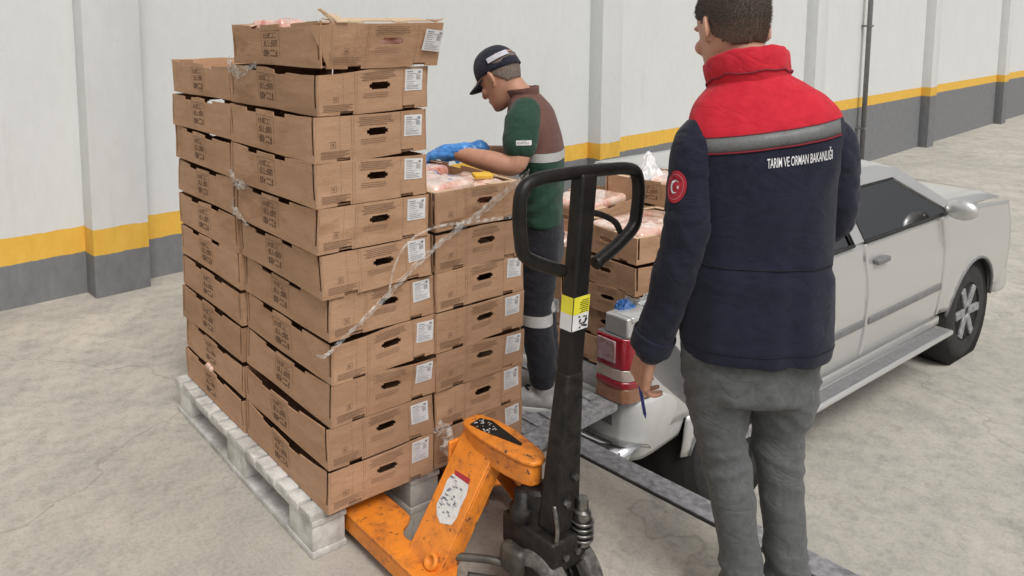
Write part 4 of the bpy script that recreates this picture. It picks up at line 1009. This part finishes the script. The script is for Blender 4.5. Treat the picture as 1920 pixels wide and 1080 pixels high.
# ---- man in the navy and red jacket
def inspector():
    pj_ = thing('person', 'person in navy and red jacket and grey trousers, seen from behind holding papers', 'person', (.826, -.815, 0), (0, 0, R_(-42)))
    HS = 1.07; HC = Vector((-.050, .088, 1.574))
    HM = Matrix.Translation(HC) @ Matrix.Rotation(R_(19), 4, 'Z') @ Matrix.Rotation(R_(-19), 4, 'X') @ Matrix.Rotation(R_(4), 4, 'Y')
    parts = [T(p, HM) for p in head_parts(HS)]
    parts.append(limb([(.005,.022,1.37), (-.015,.04,1.45), (-.042,.066,1.535)], [.062,.058,.060], 24, 6))
    parts.append(rings([(0,0,.70,.13,.09),(0,0,.85,.135,.09),(0,0,1.05,.13,.085),(0,0,1.25,.14,.08),(0,.01,1.34,.11,.06),(0,.02,1.39,.06,.045)], 32, 4))
    wl = Vector((-.250, .058, .688)); el = Vector((-.182, -.020, 1.065))
    parts.append(limb([(-.130,.0,1.295), el, wl], [.038,.036,.027], 18, 8))
    hd_ = Vector((-.14,.26,-.95))
    parts += hand(wl+Vector((-.002,.002,-.006)), hd_, (.80,.25,-.1), (.25,1,0), 1.06, (34,46,26), 25)
    wr_ = Vector((.10,.27,1.06)); er = Vector((.195,.03,1.075))
    parts.append(limb([(.150,0,1.300), er, wr_], [.038,.036,.027], 18, 8)); parts += hand(wr_, (-.6,.75,.1), (-.3,-.2,1), (-.5,.8,0), .98, (30,40,25))
    for hx, kx, ax in ((-.075,-.054,-.006), (.08,.092,.116)):
        parts.append(limb([(hx,0,.74),((hx+kx)/2,.012,.60),(kx,.006 if hx < 0 else .034,.45),((kx+ax)/2,-.014 if hx < 0 else .014,.28),(ax,-.034 if hx < 0 else .004,.08)], [.055,.048,.034,.032,.028], 20, 6))
        parts.append(limb([(ax,-.05,.055),(ax+.014,.01,.045),(ax+.036,.07,.034)], [.034,.032,.026], 14, 4))
    body = mk('body', remesh(J(*parts), .0048, 5), M_SKIN, pj_, True)
    # hair: close-cropped shell on the scalp with fuzz
    hl = head_loft(.0035, 72, 8, HS); N = len(hl[0])
    def hairy(p):
        y, z = p.y/HS, p.z/HS
        lim = -.060 if y < -.045 else (-.060+(y+.045)*1.1 if y < .0 else .0+(y)*.9)
        lim += .012*noise.noise(p*60)
        return z > lim
    keep = [hairy(p) for p in hl[0]]
    F = [fc for fc in hl[1] if all(keep[i] for i in fc)]
    used = sorted({i for fc in F for i in fc}); mp = {i: k for k, i in enumerate(used)}
    HV = [hl[0][i]*(1+.012*noise.noise(hl[0][i]*90)) for i in used]
    hair = mk('hair', T((HV, [tuple(mp[i] for i in fc) for fc in F]), HM), M_HAIR, pj_, True); solid(hair, .003, -1)
    rh = random.Random(2); FV, FF = [], []
    for fc in F:
        if len(fc) != 4: continue
        pts = [hl[0][i] for i in fc]; nrm = (pts[1]-pts[0]).cross(pts[3]-pts[0]).normalized()
        c0 = sum(pts, Vector())/4
        if nrm.dot(c0) < 0: nrm = -nrm
        for q in range(5):
            a, b_ = rh.random(), rh.random(); p = pts[0].lerp(pts[1], a).lerp(pts[3].lerp(pts[2], a), b_)
            dv = (nrm*.8+Vector((rh.uniform(-.5,.5), rh.uniform(-.5,.5), -.5))).normalized(); w = dv.orthogonal().normalized()*.0007
            k = len(FV); FV += [p-w, p+w, p+dv*rh.uniform(.004,.008)]; FF.append((k,k+1,k+2))
    fz = mk('hair_stubble', T((FV, FF), HM), M_HAIR, hair); fz['kind'] = 'stuff'
    # jacket
    ZS, SL = 1.328, .165
    def fold(p):
        a = math.atan2(p.y, p.x)
        d = .0045*ridge(nz(p, (6,6,13), 3))*.6 + .006*nz(p, (5,5,4), 8)
        lowz = max(0, 1-(p.z-.70)/.5); d += .007*math.sin(a*7+4*noise.noise(Vector((p.z*3, a, 0))))*lowz*.5
        d -= .005*math.exp(-((p.z-(.985+.02*math.sin(a*2)))/.010)**2)          # waist seam
        d += .005*math.exp(-((p.z-.945)/.02)**2)
        d += .004*nz(p, (24,24,9), 1)
        return d
    secs = [(.014,.0,.735,.184,.128,.05),(.014,.0,.775,.188,.132,.05),(.012,.0,.88,.182,.128,.05),(.010,.0,1.0,.174,.120,.06),(.010,.0,1.12,.174,.118,.08),(.010,.0,1.22,.180,.118,.09),(.010,.002,1.30,.184,.114,.09),(.008,.006,1.352,.178,.106,.09),(.002,.012,1.392,.156,.094,.08),(-.006,.020,1.425,.118,.082,.05),(-.012,.028,1.452,.086,.074,0),(-.016,.032,1.470,.074,.068,0)]
    M_JACK = split_cloth('navy jacket with red yoke', C_RED, C_NAVY, ZS, SL)
    jk_ = garment('jacket', open_rings(secs), M_JACK, pj_, fold)
    tree = bvh_of(jk_)
    # sleeves
    def sfold(seed, c0):
        def f_(p):
            return .0040*ridge(nz(p, (11,11,7), seed))*.7 + .006*nz(p, (6,6,9), seed+5) + .0022*nz(p, (22,22,26), seed) - .004*max(0, ridge(nz(p+Vector((p.z*.6,0,0)), (14,14,10), seed+9))-.75)*4
        return f_
    def sleeve(pts, rad, seed):
        v = limb(pts, rad, 40, 14, .92, (0,1,0))
        return garment('sleeve', v, M_NAVY, jk_, sfold(seed, None))
    sl_ = sleeve([(-.140,.002,1.305), (-.158,-.006,1.255), (-.168,-.016,1.17), (-.178,-.024,1.06), (-.203,.004,.90), (-.234,.038,.76), (-.243,.046,.715)], [.056,.066,.066,.064,.059,.053,.050], 1.0)
    mk('cuff', tube(catmull([(-.235,.039,.755),(-.241,.045,.727),(-.247,.050,.700)],4), [.0565,.0575,.057,.0565,.0565,.056,.0555,.054,.049], 36, False), M_NAVY, jk_, True); solid(bpy.data.objects[jk_.children[-1].name] if False else [o for o in pj_.children_recursive if o.name.startswith('cuff')][-1], .006, -1)
    sr_ = sleeve([(.150,.004,1.310), (.176,.0,1.270), (.192,.008,1.18), (.200,.030,1.09), (.180,.12,1.055), (.140,.215,1.055), (.118,.255,1.06)], [.062,.066,.062,.060,.058,.054,.050], 6.0)
    # collar, standing and folded
    CV, CF = [], []; nA, nH = 60, 8
    for i in range(nA+1):
        a = R_(-240+300*i/nA)            # open at the front
        for j in range(nH+1):
            t = j/nH; rr_ = .077+.012*math.sin(t*math.pi*.8)+.008*t; z = 1.436+.088*t
            back = -math.sin(a); x = rr_*math.cos(a)*1.05; y = rr_*math.sin(a)*.98
            w = .0035*noise.noise(Vector((a*3, t*4, 2)))
            CV.append(Vector((-.016+x*(1+w*8)+(-.012*t), .032+y*(1+w*8)+.020*t, z+.010*back*t-.058*((1-back)*.5)**1.3+.016*x/.08*.5+w*2)))
    for i in range(nA):
        for j in range(nH): CF.append((i*(nH+1)+j, (i+1)*(nH+1)+j, (i+1)*(nH+1)+j+1, i*(nH+1)+j+1))
    co_ = mk('collar', (CV, CF), M_REDC, jk_, True); solid(co_, .009, 0); m_ = co_.modifiers.new('sub', 'SUBSURF'); m_.levels = 1; m_.render_levels = 1
    seam = [CV[i*(nH+1)+3]*1.0 for i in range(4, nA-3)]
    mk('collar_seam', tube([Vector((-.016,.032,p.z))+(p-Vector((-.016,.032,p.z)))*1.068 for p in seam], .0028, 6), M_PIPING, co_, True)
    # reflective stripe and piping across the back
    def zline(x): return ZS+SL*x
    def stripe(name, dz0, dz1, m, off):
        V, F = [], []; n = 64; ok = []
        for i in range(n+1):
            x = -.150+.318*i/n; q = []
            for dz in (dz0, (dz0+dz1)/2, dz1): q.append(Vector((x, -1, zline(x)+dz)))
            ly = lay(tree, q, None, (0,1,0), off); ok.append(ly is not None and ly[0].y < .02)
            V += ly if ly else q
        for i in range(n):
            if ok[i] and ok[i+1]:
                for k in range(2): F.append((i*3+k, (i+1)*3+k, (i+1)*3+k+1, i*3+k+1))
        o = mk(name, (V, F), m, jk_, True); solid(o, .0015, 0); return o
    stripe('reflective_stripe', -.036, .0, M_REFLECT, .002)
    stripe('piping', -.0405, -.0365, M_PIPING, .0035)
    stripe('piping', .0005, .0028, M_PIPING, .003)
    def seam_line(name, fn, x0, x1, rad=.0016):
        q = [Vector((x0+(x1-x0)*i/40, -1, fn(x0+(x1-x0)*i/40))) for i in range(41)]
        ly = [lay(tree, [p], None, (0,1,0), .0006) for p in q]; ly = [p[0] for p in ly if p]
        if len(ly) > 5: mk(name, tube(ly, rad, 6), M_SEAM, jk_, True)
    M_SEAM = mat('dark navy stitching', (.006,.007,.014), .9)
    seam_line('waist_seam', lambda x: .985+.03*x, -.150, .165, .0022)
    seam_line('hem_stitch', lambda x: .768+.05*x, -.165, .185, .0014)
    # lettering on the back
    fc = bpy.data.curves.new('lettering', 'FONT'); fc.body = 'TARIM VE ORMAN BAKANLIĞI'; fc.size = 1; fc.align_x = 'CENTER'; fc.resolution_u = 3; fc.offset = .012
    to = bpy.data.objects.new('tmp', fc); S.collection.objects.link(to); dg = bpy.context.evaluated_depsgraph_get()
    tm = bpy.data.meshes.new_from_object(to.evaluated_get(dg)); bpy.data.objects.remove(to)
    xs = [v.co.x for v in tm.vertices]; w = max(xs)-min(xs); sx = .160/w; sz = .0235/.72
    bm = bmesh.new(); bm.from_mesh(tm); bmesh.ops.triangulate(bm, faces=bm.faces)
    bmesh.ops.remove_doubles(bm, verts=bm.verts, dist=1e-5)
    bm.to_mesh(tm); bm.free()
    q = []
    for v in tm.vertices:
        x = .060+v.co.x*sx; q.append(Vector((x, -1, 1.250+.13*(x-.052)+v.co.y*sz)))
    ly = lay(tree, q, None, (0,1,0), .0022)
    mk('lettering', (ly, [tuple(p.vertices) for p in tm.polygons]), M_WHITEP, jk_)
    # round badge with crescent and star on the left sleeve
    ts = bvh_of(sl_)
    bd = Vector((-.80,-.60,0)).normalized(); bx_ = Vector((0,0,1)).cross(bd).normalized() ; bc = Vector((-.168,-.016,1.178))
    def disc(r0, r1, n, off, c=(0,0), a0=0):
        V, F = [], []
        for i in range(n):
            a = 2*math.pi*i/n+a0
            for rr_ in (r0, r1): V.append((c[0]+rr_*math.cos(a), c[1]+rr_*math.sin(a)))
        L3 = lay(ts, [bc+bd*.3+bx_*x*.78+Vector((0,0,1))*z for x, z in V], None, -bd, off)
        return L3, [(2*i, 2*i+1, 2*((i+1)%n)+1, 2*((i+1)%n)) for i in range(n)]
    rb_ = mk('sleeve_badge', J(*[disc(.0005+.0058*k, .0063+.0058*k, 28, .002) for k in range(7)]), mat('badge red', (.36,.01,.03), .6, (.44,.02,.04), 60), jk_, True)
    # crescent from two arcs
    V, F = [], []; n = 22
    for i in range(n+1):
        a = R_(48)+R_(264)*i/n
        V += [(-.002+.0175*math.cos(a), .0175*math.sin(a)), (.0025+.0138*math.cos(a*.94+.19), .0138*math.sin(a*.94+.19))]
    L3 = lay(ts, [bc+bd*.3+bx_*x*.78+Vector((0,0,1))*z for x, z in V], None, -bd, .0030)
    mk('crescent', (L3, [(2*i,2*i+2,2*i+3,2*i+1) for i in range(n)]), M_WHITEP, rb_)
    V = [(.013+(.0062 if i % 2 == 0 else .0026)*math.cos(math.pi*i/5+math.pi), (.0062 if i % 2 == 0 else .0026)*math.sin(math.pi*i/5+math.pi)) for i in range(10)]+[(.013,0)]
    L3 = lay(ts, [bc+bd*.3+bx_*x*.78+Vector((0,0,1))*z for x, z in V], None, -bd, .0032)
    mk('star', (L3, [(i, (i+1)%10, 10) for i in range(10)]), M_WHITEP, rb_)
    rg = disc(.031, .0325, 28, .003); mk('badge_ring', rg, mat('badge ring', (.62,.25,.25), .6), rb_)
    # trousers
    tp = [rings([(.005,0,.62,.140,.095),(.005,0,.69,.158,.106),(.008,0,.78,.164,.108),(.008,0,.88,.155,.10)], 40, 4)]
    legs = (((-.086,0,.74),(-.074,.008,.60),(-.054,.006,.45),(-.030,-.018,.30),(-.010,-.034,.15),(-.006,-.036,.050)), ((.090,.0,.74),(.092,.018,.60),(.092,.034,.46),(.108,.014,.30),(.116,.004,.15),(.118,.004,.060)))
    for L_ in legs: tp.append(limb(L_, [.090,.077,.060,.053,.050,.055], 32, 8))
    tv = remesh(J(*tp), .0085, 6)
    def tfold(p):
        q = p+Vector((0,0,.35*abs(p.x-.01)))
        d = .007*nz(p, (8,8,5), 4)+.007*ridge(nz(q, (9,9,7), 2))*.6
        kn = max(0, 1-abs(p.z-.42)/.17); lo_ = max(0, 1-abs(p.z-.12)/.12); cr = max(0, 1-abs(p.z-.63)/.13)
        d += .014*(ridge(nz(q, (5,5,17), 7))-.3)*(kn*.8+lo_) + .016*(ridge(nz(p+Vector((0,0,.9*abs(p.x-.01))), (6,6,15), 12))-.3)*cr
        return d
    garment('trousers', tv, M_TROUS, pj_, tfold)
    for ax in (-.006, .118):
        sh = remesh(J(limb([(ax,-.075,.05),(ax+.008,-.02,.050),(ax+.030,.05,.040),(ax+.045,.095,.032)], [.040,.044,.040,.030], 20, 5), limb([(ax,-.055,.06),(ax,-.05,.10)], [.040,.042], 18, 3)), .006, 4)
        s1_ = mk('shoe', ([Vector((p.x, p.y, max(p.z, .014))) for p in sh[0]], sh[1]), M_SHOE, pj_, True)
        mk('sole', (lambda g: ([Vector((ax+.016+p.x*.044+.30*(p.y*.115), .008+p.y*.115, p.z)) for p in g[0]], g[1]))(lathe([(.96,.0),(1.0,.004),(1.0,.014),(.96,.018)], (0,0,0), 'z', 28)), M_RUBBER, s1_, True)
    # papers and pen held in the left hand
    return pj_, HM
INS, _ = inspector()
IM = WM[INS.name]
def paper():
    A, B, Cc, D = [Vector(q) for q in ((-.245,.095,.628), (-.158,.165,.676), (-.070,.180,.580), (-.101,.112,.486))]
    V, F = [], []; n = 14
    for i in range(n+1):
        for j in range(n+1):
            a, b_ = i/n, j/n; p = A.lerp(B, a).lerp(D.lerp(Cc, a), b_)
            p += Vector((0, .016*math.sin(b_*math.pi)-.010*a*b_, -.008*math.sin(b_*math.pi)*(1-a)+.012*b_*b_*(1-a)))+noise.noise_vector(Vector((a*2.5,b_*2.5,4)))*.004
            V.append(IM @ p)
    for i in range(n):
        for j in range(n): F.append((i*(n+1)+j, (i+1)*(n+1)+j, (i+1)*(n+1)+j+1, i*(n+1)+j+1))
    o = mk('paper_sheet', (V, F), mat('white office paper', (.82,.82,.82), .6, (.86,.86,.86), 10), None, True); solid(o, .0006, 0); return o
pap = paper()
tag(pap, 'white paper sheet held loosely in the hand beside grey trousers', 'paper')
pen = thing('pen', 'blue ballpoint pen held pointing down in the hand with the papers', 'pen', tuple(IM @ Vector((-.252, .105, .535))), (R_(10), R_(-12), R_(-42)))
M_PEN = mat('blue pen plastic', (.03,.04,.26), .3, (.04,.06,.34), 30)
mk('barrel', tube([(0,0,-.055),(0,0,.07)], .0048, 12), M_PEN, pen, True); mk('tip', tube([(0,0,-.0705),(0,0,-.0555)], [.0012,.0042], 12), M_PEN, pen, True)

# ---- worker in the green polo shirt
def worker():
    pw = thing('person', 'person in green and brown polo shirt, navy cap and blue gloves bending over cartons', 'person', (1.165, .275, .052), (0, 0, R_(40)))
    HS = .97; HC = Vector((.005, .165, 1.330))
    HM = Matrix.Translation(HC) @ Matrix.Rotation(R_(-28), 4, 'Z') @ Matrix.Rotation(R_(-33), 4, 'X')
    parts = [T(p, HM) for p in head_parts(HS)]
    parts.append(limb([(0,.050,1.19),(0,.080,1.245),(0,.125,1.295)], [.062,.055,.056], 24, 6))
    parts.append(rings([(0,0,.66,.12,.075),(0,0,.80,.13,.08),(0,.0,.95,.125,.078),(0,.03,1.08,.14,.08),(0,.045,1.19,.11,.06),(0,.055,1.23,.06,.045)], 32, 4))
    sh_l, el_l, wr_l = Vector((-.140,.068,1.185)), Vector((-.226,.082,1.022)), Vector((-.150,.320,1.046))
    parts.append(limb([sh_l, (-.195,.064,1.11), el_l, (-.208,.190,1.030), wr_l], [.040,.043,.041,.040,.027], 20, 8))
    hl_ = ((wr_l+Vector((.004,.012,0))), (.16,.96,-.12), (.25,-.05,-1), (1,0,0))
    parts += hand(*hl_, .88, (22,30,20), 15)
    sh_r, el_r, wr_r = Vector((.150,.075,1.165)), Vector((.235,.10,1.00)), Vector((.06,.30,1.02))
    parts.append(limb([sh_r, el_r, wr_r], [.038,.038,.027], 20, 8)); hr_ = (wr_r, (-.45,.85,-.15), (-.2,-.1,-1), (-1,0,0)); parts += hand(*hr_, .88, (22,30,20), 15)
    for hx, kx, ax in ((-.070,-.072,-.075), (.07,.072,.078)):
        parts.append(limb([(hx,-.01,.74),(kx,.01,.42),(ax,-.02,.09)], [.058,.040,.030], 20, 8))
        parts.append(limb([(ax,-.03,.055),(ax,.05,.045),(ax,.12,.03)], [.034,.032,.024], 14, 4))
    mk('body', remesh(J(*parts), .0048, 5), M_SKIN2, pw, True)
    M_GLOVE = mat('blue nitrile glove', (.05,.22,.60), .32, (.08,.30,.70), 30, bump=.6, bscale=60)
    for nm, hnd in (('glove', hl_), ('glove', hr_)):
        d = Vector(hnd[1]).normalized(); gp_ = hand(*hnd, .88, (22,30,20), 15, .0028)
        gp_.append(limb([hnd[0]-d*.050, hnd[0]-d*.015, hnd[0]+d*.03], [.036,.033,.034], 20, 5))
        gv = remesh(J(*gp_), .004, 3)
        garment(nm, gv, M_GLOVE, pw, lambda p: .0022*nz(p, (60,60,60), 2)+.0022*ridge(nz(p, (45,45,90), 7)))
    # grey cropped hair below the cap
    hl = head_loft(.003, 64, 8, HS)
    keep = [(p.z/HS > (-.045 if p.y < -.05 else -.045+(p.y+.05)*1.3)) and p.y < .01 and p.z < .06 for p in hl[0]]
    F = [fc for fc in hl[1] if all(keep[i] for i in fc)]; used = sorted({i for fc in F for i in fc}); mp = {i: k for k, i in enumerate(used)}
    hr = mk('hair', T(([hl[0][i]*(1+.01*noise.noise(hl[0][i]*90)) for i in used], [tuple(mp[i] for i in fc) for fc in F]), HM), mat('grey cropped hair', (.10,.085,.075), .8, (.26,.20,.16), 200, bump=.6, bscale=400), pw, True); solid(hr, .002, -1)
    # cap
    M_CAP = cloth_mat('dark navy cap', (.014,.015,.026), (.026,.027,.042))
    CV, CF = [], []; n, m = 48, 14; dz0 = .022
    for i in range(m+1):
        t = i/m; ph = t*math.pi/2
        for k in range(n):
            a = 2*math.pi*k/n; rr_ = math.cos(ph)**.72; pan = 1+.010*math.cos(6*a)*math.cos(ph)
            CV.append(Vector((.0795*rr_*math.cos(a)*pan, -.004+.1035*rr_*math.sin(a)*pan, dz0+.112*math.sin(ph)**.95-(.012*(-math.sin(a)) if i == 0 else .012*(-math.sin(a))*(1-t))))*HS)
    for i in range(m):
        for k in range(n): CF.append((i*n+k, i*n+(k+1)%n, (i+1)*n+(k+1)%n, (i+1)*n+k))
    cap = mk('cap', T((CV, CF), HM), M_CAP, pw, True); solid(cap, .003, -1)
    BV, BF = [], []; nu, nv = 16, 6
    for i in range(nu+1):
        a = R_(22)+R_(136)*i/nu
        for j in range(nv+1):
            t = j/nv; x = .078*math.cos(a)*(1-.06*t); y = -.004+.102*math.sin(a)+.068*t*math.sin(a)**.6
            BV.append(Vector((x, y, .030-.016*t-2.4*x*x))*HS)
    for i in range(nu):
        for j in range(nv): BF.append((i*(nv+1)+j, (i+1)*(nv+1)+j, (i+1)*(nv+1)+j+1, i*(nv+1)+j+1))
    br_ = mk('brim', T((BV, BF), HM), M_CAP, cap, True); solid(br_, .004, 0)
    tcap = bvh_of(cap); inv = HM.inverted(); lv = []
    for i in range(9):
        for j in range(3):
            a = R_(200+55*i/8); o_ = Vector((.3*math.cos(a), .3*math.sin(a), .050+.022*j/2)); dd_ = Vector((-math.cos(a), -math.sin(a), 0))
            h, nrm, ix, ds = tcap.ray_cast(HM @ o_, HM.to_3x3() @ dd_); lv.append((h if h else HM @ (o_+dd_*.2))-(HM.to_3x3() @ dd_)*.009)
    mk('cap_label', (lv, [(i*3+j, (i+1)*3+j, (i+1)*3+j+1, i*3+j+1) for i in range(8) for j in range(2)]), mat('pale cap lettering', (.42,.42,.48), .7, (.62,.62,.66), 160), cap, True)
    mk('cap_button', ell(HM @ (Vector((0,-.004,.135))*HS), .007, .007, .004), M_CAP, cap, True)
    # polo shirt
    C_GRN = ((.016,.050,.032), (.026,.072,.046)); C_BRN = ((.120,.058,.046), (.170,.083,.066))
    M_GRN = cloth_mat('bottle green polo', *C_GRN)
    ZP = 1.020
    def pf(p):
        d = .006*ridge(nz(p, (7,7,13), 5))*.6+.006*nz(p, (6,6,6), 2)+.003*nz(p, (25,25,14), 3)
        low = max(0, 1-abs(p.z-.86)/.14); d += .007*math.sin(p.z*70+p.y*40+5*noise.noise(p*8))*low*.6
        return d
    secs = [(0,-.004,.762,.150,.082),(0,-.004,.81,.155,.085),(0,-.006,.89,.152,.080),(0,.0,.97,.158,.090),(0,.014,1.06,.168,.096),(0,.030,1.135,.172,.096),(0,.042,1.195,.154,.088),(0,.052,1.232,.118,.074),(0,.062,1.257,.082,.062),(0,.074,1.272,.066,.058)]
    po = garment('polo_shirt', open_rings(secs), split_cloth('brown and green polo', C_BRN, C_GRN, ZP+.035, 0.0), pw, pf)
    tree = bvh_of(po)
    V, F = [], []; n = 96
    for i in range(n):
        a = 2*math.pi*i/n
        for dz in (0, .017, .034):
            o_ = Vector((math.cos(a), math.sin(a), ZP+dz)); h, nn_, ix, ds = tree.ray_cast(Vector((0,-.003,ZP+dz)), Vector((math.cos(a), math.sin(a), 0)))
            V.append((h if h else Vector((0,0,ZP)))+Vector((math.cos(a), math.sin(a), 0))*.002)
    for i in range(n):
        j = (i+1) % n
        for k in range(2): F.append((i*3+k, j*3+k, j*3+k+1, i*3+k+1))
    st_ = mk('reflective_stripe', (V, F), M_REFLECTL, po, True)
    for sg in (-1, 1):
        pts = [(sg*.110,.054,1.205),(sg*.150,.062,1.172),(sg*.182,.064,1.135),(sg*.200,.066,1.100),(sg*.206,.067,1.088)]
        v = limb(pts, [.058,.066,.064,.062,.061], 36, 10)
        sv = garment('sleeve', v, M_GRN, po, lambda p: .005*ridge(nz(p, (10,10,14), sg+3))*.6+.004*nz(p, (9,9,9), 1))
        if sg < 0:
            ts = bvh_of(sv); bd = Vector((-.97,-.24,.05)).normalized(); ax_ = Vector((0,0,1)).cross(bd).normalized(); c = Vector((-.190,.062,1.105))
            g = []
            for i in range(9):
                for j in range(4): g.append(c+bd*.3+ax_*((i/8-.5)*.058)+Vector((0,0,1))*((j/3-.5)*.018))
            L3 = lay(ts, g, None, -bd, .002)
            if L3:
                lb = mk('sleeve_label', (L3, [(i*4+j, (i+1)*4+j, (i+1)*4+j+1, i*4+j+1) for i in range(8) for j in range(3)]), M_PAPER, po, True)
                rr = random.Random(4); it = glyphs(-.024, .022, -.004, .008, .0018, rr)+glyphs(-.006,.012,.006,.006,.0015,rr)
                for a, b_, c_, d_ in it:
                    L4 = lay(ts, [c+bd*.3+ax_*x+Vector((0,0,1))*z for x, z in ((a,c_),(b_,c_),(b_,d_),(a,d_))], None, -bd, .003)
                    if L4: mk('print', (L4, [(0,1,2,3)]), M_BLACKPRINT, lb)
    # brown collar
    CV, CF = [], []; nA, nH = 48, 5
    for i in range(nA+1):
        a = R_(-235+290*i/nA)
        for j in range(nH+1):
            t = j/nH; rr_ = .062+.010*t; y_ = rr_*math.sin(a)*.95
            CV.append(Vector((rr_*math.cos(a), .072+y_+.012*t, 1.250+.040*t-.28*y_*.5+.002*noise.noise(Vector((a*4,t*3,0))))))
    for i in range(nA):
        for j in range(nH): CF.append((i*(nH+1)+j, (i+1)*(nH+1)+j, (i+1)*(nH+1)+j+1, i*(nH+1)+j+1))
    cl = mk('collar', (CV, CF), cloth_mat('brown collar', *C_BRN), po, True); solid(cl, .006, 0)
    # trousers, shoes
    tp = [rings([(0,-.005,.60,.135,.085),(0,-.005,.70,.146,.088),(0,-.005,.79,.142,.080)], 40, 4)]
    for L_ in (((-.070,-.006,.70),(-.072,.006,.56),(-.073,.014,.42),(-.076,-.012,.27),(-.078,-.022,.17),(-.078,-.022,.135)), ((.070,-.006,.70),(.072,.006,.56),(.073,.014,.42),(.076,-.012,.27),(.078,-.022,.17),(.078,-.022,.135))): tp.append(limb(L_, [.080,.075,.066,.060,.056,.055], 30, 8))
    M_DT = cloth_mat('dark work trousers', (.014,.014,.020), (.026,.026,.034))
    tr_ = garment('trousers', remesh(J(*tp), .0085, 6), M_DT, pw, lambda p: .007*ridge(nz(p, (8,8,18), 6))*.6+.005*nz(p, (9,9,8), 2))
    tb = bvh_of(tr_)
    for sg in (-1, 1):
        V, F = [], []; n = 40; c = Vector((sg*.0735, .011, .385))
        for i in range(n):
            a = 2*math.pi*i/n; dv = Vector((math.cos(a), math.sin(a), 0))
            for dz in (-.022, 0, .022):
                h, nn_, ix, ds = tb.ray_cast(c+Vector((0,0,dz)), dv); V.append((h if h and ds < .12 else c+dv*.07+Vector((0,0,dz)))+dv*.002)
        for i in range(n):
            j = (i+1) % n
            for k in range(2): F.append((i*3+k, j*3+k, j*3+k+1, i*3+k+1))
        mk('reflective_band', (V, F), M_REFLECTL, tr_, True)
    M_SN = mat('grey trainer', (.30,.30,.295), .6, (.45,.45,.44), 40)
    for ax in (-.078, .078):
        sh = remesh(J(limb([(ax,-.055,.045),(ax,.02,.048),(ax,.085,.038),(ax,.135,.032)], [.038,.042,.038,.028], 20, 5), limb([(ax,-.035,.055),(ax,-.030,.10)], [.040,.042], 18, 3)), .006, 4)
        s1_ = mk('shoe', ([Vector((p.x, p.y, max(p.z, .013))) for p in sh[0]], sh[1]), M_SN, pw, True)
        mk('sole', (lambda g: ([Vector((ax+p.x*.042, .040+p.y*.120, p.z)) for p in g[0]], g[1]))(lathe([(.96,.0),(1.0,.005),(1.0,.018),(.96,.022)], (0,0,0), 'z', 28)), mat('pale sole', (.55,.55,.54), .7), s1_, True)
        mk('lace', tube(catmull([(ax-.02,.03,.088),(ax,.045,.093),(ax+.02,.03,.088)],4), .004, 8), M_BLACK, s1_, True)
M_REFLECTL = mat('pale reflective tape', (.42,.42,.41), .4, (.55,.55,.54), 200)
worker()
